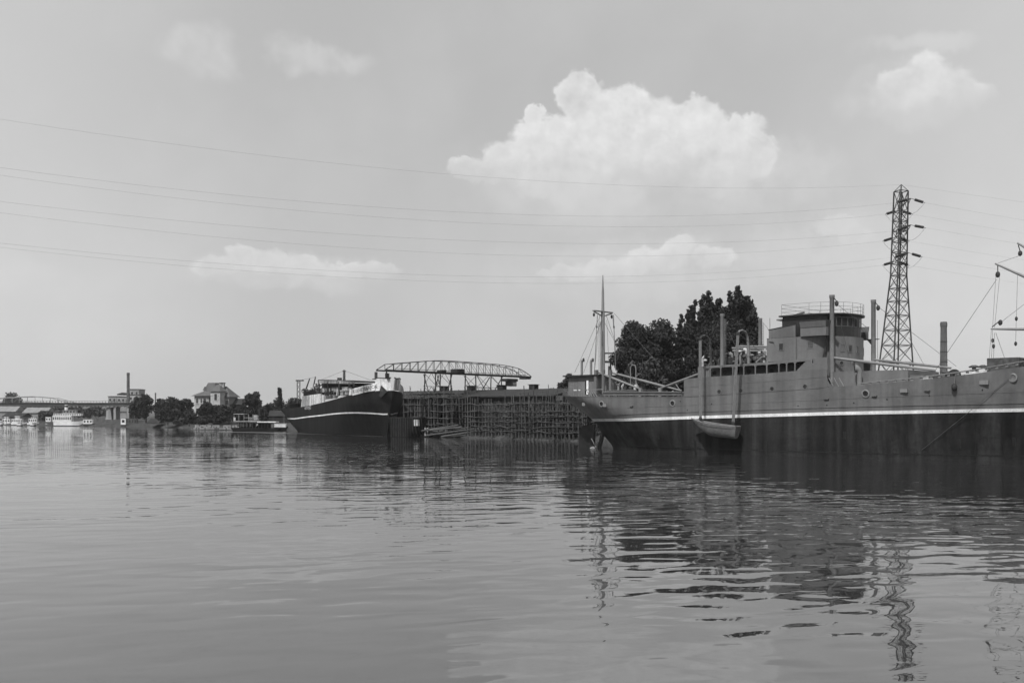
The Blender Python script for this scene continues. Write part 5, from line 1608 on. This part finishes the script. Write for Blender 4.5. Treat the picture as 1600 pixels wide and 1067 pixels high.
# low outbuildings beside the villa and above the houseboat
for (x0, x1, yt, yb, Yd, mt, lab) in ((362, 378, 622.5, 632, 345, 'roof_felt', 'dark roofed outbuilding right of the villa'), (420, 456, 641, 650, 300, 'roof_felt', 'long low dark roof on the bank behind the houseboat'), (232, 248, 654, 660, 350, 'stucco', 'small pale boathouse low on the left bank'), (270, 290, 652, 660, 345, 'stucco_grey', 'pale quay wall shed left of the villa bank')):
    a, c = Wz(x0, Yd, 0), Wz(x1, Yd, 0); z1 = zpy(yt, Yd); z0 = zpy(yb, Yd)
    rt = thing('outbuilding', lab, 'shed', ((a.x + c.x) / 2, Yd, 1.2))
    wd = c.x - a.x; h_ = z0 - 1.2
    B().box((0, 2.5, h_ / 2), (wd, 5, h_)).out('wall', 'board' if 'roof' in mt else mt, rt)
    B().prism([(-wd / 2 - .3, -.4, h_), (-wd / 2 - .3, 5.4, h_), (-wd / 2 - .3, 2.5, z1 - 1.2)], (wd + .6, 0, 0)).out('roof', 'roof_felt', rt)

# bank terrace wall under the villa
st = thing('stone_revetment', 'rough stone river wall below the villa bank', 'wall', tuple(Wz(345, 306, 0)))
for i in range(46):
    for j in range(3):
        q = i + (.5 if j % 2 else 0)
        x_ = -7 + .42 * q; B().box((x_, -6 - x_ * .35 + .8 * j + rn.uniform(-.1, .1), .35 + .42 * j), (.40, .5, .38 + rn.uniform(-.05, .05)), R(-20)).out('stone', rn.choice(('concrete', 'stucco_grey', 'log')), st)

# ================================================================== RIVER CRAFT ON THE LEFT
def craft(name, label, px0, px1, pyw, hull_h, cab, mt='boat_white', rz=0.0, funnel=None, group=None, dark_low=True, beam=None):
    """hull with pointed bow to the right plus cabins given as fractions (x0, x1, z0, z1, material, windows)"""
    Yd = H * F / (pyw - HY); a = W(px0, pyw, Yd); c = W(px1, pyw, Yd); ln = c.x - a.x; bm = beam or max(1.6, ln * .24)
    root = thing(name, label, 'boat', ((a.x + c.x) / 2, Yd, 0), rz, group)
    hx = Hull(bm, [-.3, 0, hull_h, hull_h + 1], [-ln / 2 + .3, -ln / 2 + .2, -ln / 2, -ln / 2], [ln / 2 - .9, ln / 2 - .7, ln / 2, ln / 2 + .2], None, la=(.18, .12), lb=(.4, .32))
    sh = lambda t: hull_h + .25 * hull_h * max(0, t / (ln / 2)) ** 2
    hx.shell(lambda t: -.3, lambda t: .3 if dark_low else -.1, 2, n=24).out('lower_hull', 'dark', root)
    hx.shell(lambda t: .3 if dark_low else -.1, sh, 3, n=24).out('hull', mt, root)
    B().grid([[(t, -hx.hb(t, hull_h) + .02, sh(t) - .05), (t, hx.hb(t, hull_h) - .02, sh(t) - .05)] for t in np.linspace(-ln / 2 + .05, ln / 2 - .1, 20)]).out('deck', 'deck', root)
    for (x0, x1, z0, z1, m2, nw) in cab:
        xa, xb = -ln / 2 + ln * x0, -ln / 2 + ln * x1
        o = B().box(((xa + xb) / 2, 0, (z0 + z1) / 2), (xb - xa, bm * .72, z1 - z0)).out('cabin', m2, root)
        B().box(((xa + xb) / 2, 0, z1 + .06), (xb - xa + .3, bm * .8, .12)).out('cabin_roof', m2, root)
        for i in range(nw):
            x_ = xa + (xb - xa) * (i + .5) / nw
            B().box((x_, -bm * .36 - .02, z0 + (z1 - z0) * .58), ((xb - xa) / nw * .55, .05, (z1 - z0) * .45)).out('window', 'window', o)
    if funnel:
        x_, z0, z1, r_ = funnel
        B().lathe([(r_, z0), (r_ * .95, z1 - .4), (r_ * .95, z1)], (-ln / 2 + ln * x_, 0, 0), 14).out('funnel', mt, root)
        B().lathe([(r_ * 1.02, z1 - .9), (r_ * 1.02, z1 - .3)], (-ln / 2 + ln * x_, 0, 0), 14).out('funnel_band', 'dark', root)
    B().tube((ln * .2, 0, hull_h), (ln * .2, 0, hull_h + 3.4), .05, n=5).out('mast', 'spar', root)
    return root


G = 'small craft moored on the left'
craft('steamer', 'white two-deck river steamer with funnel, largest boat on the left', 83, 132, 665.6, 1.7, [(.02, .62, 1.7, 4.0, 'boat_white', 9), (.05, .92, 4.1, 4.9, 'boat_white', 12), (.35, .75, 4.9, 6.2, 'stucco_grey', 4)], funnel=(.42, 4.9, 8.4, .65), group=G)
craft('motor_boat', 'dark-hulled boat with white cabin at the steamer bow', 130, 149, 665.8, .9, [(.05, .8, .9, 2.5, 'boat_white', 3)], 'dark', group=G)
craft('motor_boat', 'white cabin boat farthest left', 2, 20, 664.0, 1.0, [(.15, .8, 1.0, 2.5, 'boat_white', 3), (.3, .6, 2.6, 3.5, 'boat_white', 2)], group=G)
craft('motor_boat', 'white cabin boat with dark waterline second from the left', 17, 42, 664.4, 1.1, [(.1, .75, 1.1, 2.6, 'boat_white', 5), (.3, .55, 2.7, 3.8, 'boat_white', 2)], group=G)
craft('motor_boat', 'white cabin boat beside the dark landing shed', 42, 61, 664.6, 1.1, [(.2, .85, 1.1, 2.8, 'boat_white', 4), (.4, .8, 2.9, 3.6, 'stucco', 2)], group=G)
craft('launch', 'little white launch between landing shed and steamer', 71, 84, 664.8, .7, [(.1, .7, 1.6, 3.4, 'boat_white', 2)], 'boat_white', group=G)
craft('launch', 'low grey launch right of the steamer', 164, 179, 665.8, .8, [(.2, .6, .8, 1.6, 'gear', 2)], 'gear', group=G)
craft('barge_boat', 'dark-hulled boat with white cabin end below the left chimney', 189, 219, 666.6, .8, [(.02, .28, .8, 3.0, 'boat_white', 1), (.28, .85, .8, 3.0, 'gear', 4)], 'dark', group=G)
craft('launch', 'small white launch right of the boat below the left chimney', 223, 240, 665.8, .8, [(.1, .75, .8, 1.9, 'boat_white', 3)], 'dark', group=G)
craft('launch', 'white boat moored between houseboat and black ship', 429, 450, 672.6, .9, [(.02, .85, .9, 1.9, 'boat_white', 0)], 'dark', group=G)
craft('launch', 'small open white launch in front of the second cabin boat', 26, 38, 665.2, .7, [(.2, .6, .7, 1.5, 'boat_white', 2)], group=G)
craft('launch', 'tiny white launch at the far left edge', -6, 7, 664.9, .8, [(.3, .8, .8, 1.9, 'boat_white', 2)], group=G)
craft('launch', 'low white skiff before the boat beside the landing shed', 47, 58, 665.3, .6, [(.4, .7, .6, 1.2, 'stucco', 1)], group=G)
craft('launch', 'grey work skiff between steamer and stone pier', 150, 163, 665.6, .6, [(.5, .8, .6, 1.3, 'gear', 1)], 'gear', group=G)
for i, (px, py, h_) in enumerate(((10, 664.6, 4.2), (33, 664.2, 5.0), (63, 664.4, 4.4), (80, 665.0, 3.6), (152, 665.2, 3.0), (184, 665.8, 3.2), (221, 665.8, 2.8), (247, 665.8, 3.0))):
    q = on_water(px, py); o = B().tube((0, 0, -.4), (.05, 0, h_), .09, .07, 6).out('mooring_pole', 'timber'); o.location = (q.x, q.y, 0)
    tag(o, '%s thin mooring pole along the far left shore' % ('leftmost', 'second', 'third', 'fourth', 'fifth', 'sixth', 'seventh', 'rightmost')[i], 'pole', 'mooring poles on the left shore')
# landing shed
Yd = 425; p = Wz(66, Yd, 0)
ls = thing('landing_shed', 'dark boarded landing shed between the white boats', 'shed', tuple(p))
B().box((0, 2, 2.6), (3.4, 4, 5.2)).out('wall', 'board', ls); B().prism([(-2.4, -.3, 5.2), (2.4, -.3, 5.2), (0, -.3, 6.2)], (0, 4.6, 0)).out('roof', 'roof_felt', ls)
# far sheds
for (x0, x1, ye, yr, Yd, lab, mt) in ((-30, 24, 643, 634, 520, 'pale gabled shed at the far left under the bridge', 'stucco'), (36, 72, 645, 636.5, 520, 'pale roofed shed under the bridge beside the landing', 'stucco'), (4, 34, 651, 645, 460, 'dark roofed hut behind the leftmost boats', 'roof_felt')):
    a, c = Wz(x0, Yd, 0), Wz(x1, Yd, 0); wd = c.x - a.x
    rt = thing('far_shed', lab, 'shed', ((a.x + c.x) / 2, Yd, 2))
    h0, h1 = zpy(ye, Yd) - 2, zpy(yr, Yd) - 2
    B().box((0, 5, h0 / 2), (wd, 10, h0)).out('wall', 'stucco_grey', rt)
    B().prism([(-wd / 2 - .4, -.6, h0), (-wd / 2 - .4, 10.6, h0), (-wd / 2 - .4, 5, h1)], (wd + .8, 0, 0)).out('roof', mt if mt != 'stucco' else 'stucco_grey', rt)

# houseboat
Yd = 279; a, c = W(364, 673, Yd), W(434, 673, Yd); ln = c.x - a.x
hbt = thing('houseboat', 'two-deck open houseboat with pale awnings moored below the villa', 'boat', (a.x, Yd, 0))
B().prism([(-.6, 0, .9), (0, 0, -.2), (ln - .8, 0, -.2), (ln + .6, 0, .75)], (0, 3.6, 0)).out('hull', 'timber_dark', hbt)
zz = lambda py: 4.7 + (647 - py) * Yd / F
xx = lambda px: W(px, HY, Yd).x - a.x
B().box(((xx(365) + xx(402)) / 2, 1.8, zz(658.2)), (xx(402) - xx(365), 4.0, .2)).out('upper_deck', 'stucco', hbt)
B().box(((xx(402) + xx(431)) / 2, 1.8, zz(659.2)), (xx(431) - xx(402), 4.0, .28)).out('awning', 'white_band', hbt)
B().box(((xx(365) + xx(381)) / 2, 1.8, zz(646.6)), (xx(381) - xx(365), 3.8, .16)).out('awning', 'stucco', hbt)
for px in np.linspace(366, 428, 14):
    B().tube((xx(px), .1, .6), (xx(px), .1, zz(658.8)), .06, n=5).out('post', 'timber', hbt)
for px in (365.5, 373, 381, 388, 395):
    B().tube((xx(px), .1, zz(658)), (xx(px), .1, zz(647)), .06, n=5).out('post', 'stucco', hbt)
B().beam((xx(381), .1, zz(652.5)), (xx(400), .1, zz(652.5)), .10).out('hand_rail', 'stucco', hbt)
B().box((xx(398.5), .6, zz(652)), (.9, .9, 1.3)).out('wheel_box', 'stucco', hbt)
B().box((xx(366), .3, zz(654.5)), (.5, .3, .9)).out('lifebelt_box', 'white_band', hbt)
for px in (372, 376, 380, 385, 391):
    B().box((xx(px), .2, zz(664)), (.5, .1, .9)).out('bench_back', rn.choice(('stucco', 'timber', 'gear')), hbt)
B().prism([(xx(400.2), .1, zz(666)), (xx(403), .1, zz(663.5)), (xx(401.2), .1, zz(661))], (0, .06, 0)).out('pennant', 'stucco', hbt)
B().box((ln * .45, 2.2, 1.5), (ln * .7, 1.2, 1.6)).out('cabin', 'timber_dark', hbt)

# streak of ruffled water before the houseboat
sm_ = bpy.data.materials.new('ruffled_water'); sm_.use_nodes = True
bs = sm_.node_tree.nodes['Principled BSDF']; bs.inputs['Base Color'].default_value = (.06, .06, .06, 1); bs.inputs['Roughness'].default_value = .30; bs.inputs['IOR'].default_value = 1.55
T = NT(sm_.node_tree); co = T.n('ShaderNodeNewGeometry').outputs['Position']
bn = T.n('ShaderNodeBump'); bn.inputs['Distance'].default_value = .05; T.lk(T.noise(T.vm('MULTIPLY', co, (1, 3, 1)), 3.0, 2), bn.inputs['Height']); T.lk(bn.outputs[0], bs.inputs['Normal'])
M['ruffled'] = sm_
up = [on_water(340, 674.3), on_water(400, 675.0), on_water(460, 676.2), on_water(520, 678.4), on_water(575, 680.6), on_water(598, 681.6)]
dn = [on_water(340, 674.8), on_water(400, 676.0), on_water(460, 677.4), on_water(520, 679.3), on_water(575, 681.3), on_water(598, 682.0)]
tag(B().grid([[(p.x, p.y, .006) for p in up], [(p.x, p.y, .006) for p in dn]]).out('water_streak', 'ruffled'), 'thin bright streak of ruffled water along the black ship', 'water', kind='structure')

# ================================================================== BRIDGE
BY = 445
bx = lambda px: Wz(px, BY, 0).x
bz = lambda py: zpy(py, BY)
br = thing('bridge', 'long flat girder bridge on piers at the far left', 'bridge', (bx(60), BY, 0))
o0 = bx(60)
B().box(((bx(-260) + bx(212)) / 2 - o0, 4, (bz(634.5) + bz(630)) / 2), (bx(212) - bx(-260), 8, bz(630) - bz(634.5))).out('girder', 'girder', br)
B().box(((bx(-260) + bx(212)) / 2 - o0, 4, bz(629.6)), (bx(212) - bx(-260), 8.6, .25)).out('deck_slab', 'girder', br)
for i in range(60):
    x_ = bx(-60 + 4.6 * i) - o0; B().box((x_, -.35, bz(628.0)), (.14, .14, 1.0)).out('rail_post', 'girder', br)
B().box(((bx(-260) + bx(212)) / 2 - o0, -.35, bz(626.4)), (bx(212) - bx(-260), .12, .12)).out('hand_rail', 'girder', br)
for px in range(108, 212, 6):
    x_ = bx(px) - o0; B().prism([(x_, -.1, bz(634.6)), (x_ + 1.0, -.1, bz(634.6)), (x_ + .5, -.1, bz(636))], (0, 1, 0)).out('bracket', 'concrete', br)
for px, w0, w1 in ((168, 10, 6),):
    B().prism([(bx(px - w0 / 2) - o0, 1, 1), (bx(px + w0 / 2) - o0, 1, 1), (bx(px + w1 / 2) - o0, 1, bz(636)), (bx(px - w1 / 2) - o0, 1, bz(636))], (0, 6, 0)).out('pier', 'concrete', br)
for px in (178.5, 199, 209):
    B().box((bx(px) - o0, 3, (bz(635) + 1) / 2), (1.0, 5, bz(635) - 1)).out('column', 'concrete', br)
B().box(((bx(178) + bx(200)) / 2 - o0, 2.8, bz(644)), (bx(200) - bx(178), 1.0, .6)).out('cross_beam', 'concrete', br)
B().box(((bx(200) + bx(212)) / 2 - o0, 6.5, bz(643)), (bx(212) - bx(200), 1.0, 4.0)).out('abutment', 'stucco_grey', br)
# tied arch over the main span
arch = [(-40, 626), (-10, 622.5), (20, 620.3), (50, 619.3), (80, 622), (105, 628.5), (116, 631)]
for v in (.4, 7.6):
    B().path([(bx(px) - o0, v, bz(py)) for px, py in arch], .17, 6).out('arch_rib', 'concrete', br)
    for px in range(-30, 110, 12):
        py = lerp_list(px, [p[0] for p in arch], [p[1] for p in arch]); B().tube((bx(px) - o0, v, bz(629.6)), (bx(px) - o0, v, bz(py)), .09, n=5).out('hanger', 'concrete', br)

# small crane mast behind the black ship
p = Wz(466.5, 330, 2.0)
mc = thing('crane_mast', 'thin lattice mast standing behind the black ship house', 'crane', tuple(p))
hm = zpy(594.5, 330) - 2
for sx_ in (-.45, .45):
    for sy_ in (-.45, .45): B().beam((sx_, sy_, 0), (sx_, sy_, hm), .12).out('mast_leg', 'crane', mc)
for i in range(9):
    z0, z1 = hm * i / 9, hm * (i + 1) / 9; B().beam((-.45, -.45, z0), (.45, -.45, z1), .09).out('lacing', 'crane', mc); B().beam((.45, .45, z0), (-.45, .45, z1), .09).out('lacing', 'crane', mc)
B().box((.4, 0, hm), (2.6, .9, .4)).out('mast_head', 'crane', mc)

# ================================================================== AIR
hz_m = bpy.data.materials.new('summer_haze'); hz_m.use_nodes = True
T = NT(hz_m.node_tree); T.t.nodes.clear()
pv = T.n('ShaderNodeVolumePrincipled')
pv.inputs['Color'].default_value = (1, 1, 1, 1); pv.inputs['Density'].default_value = 0.00011; pv.inputs['Anisotropy'].default_value = 0.2
ho = T.n('ShaderNodeOutputMaterial'); T.lk(pv.outputs[0], ho.inputs['Volume'])
hzb = B().box((0, 900, 29.0), (5400, 2900, 62.0)).out('haze', hz_m)
tag(hzb, 'thin summer haze over the river', 'haze', kind='stuff')
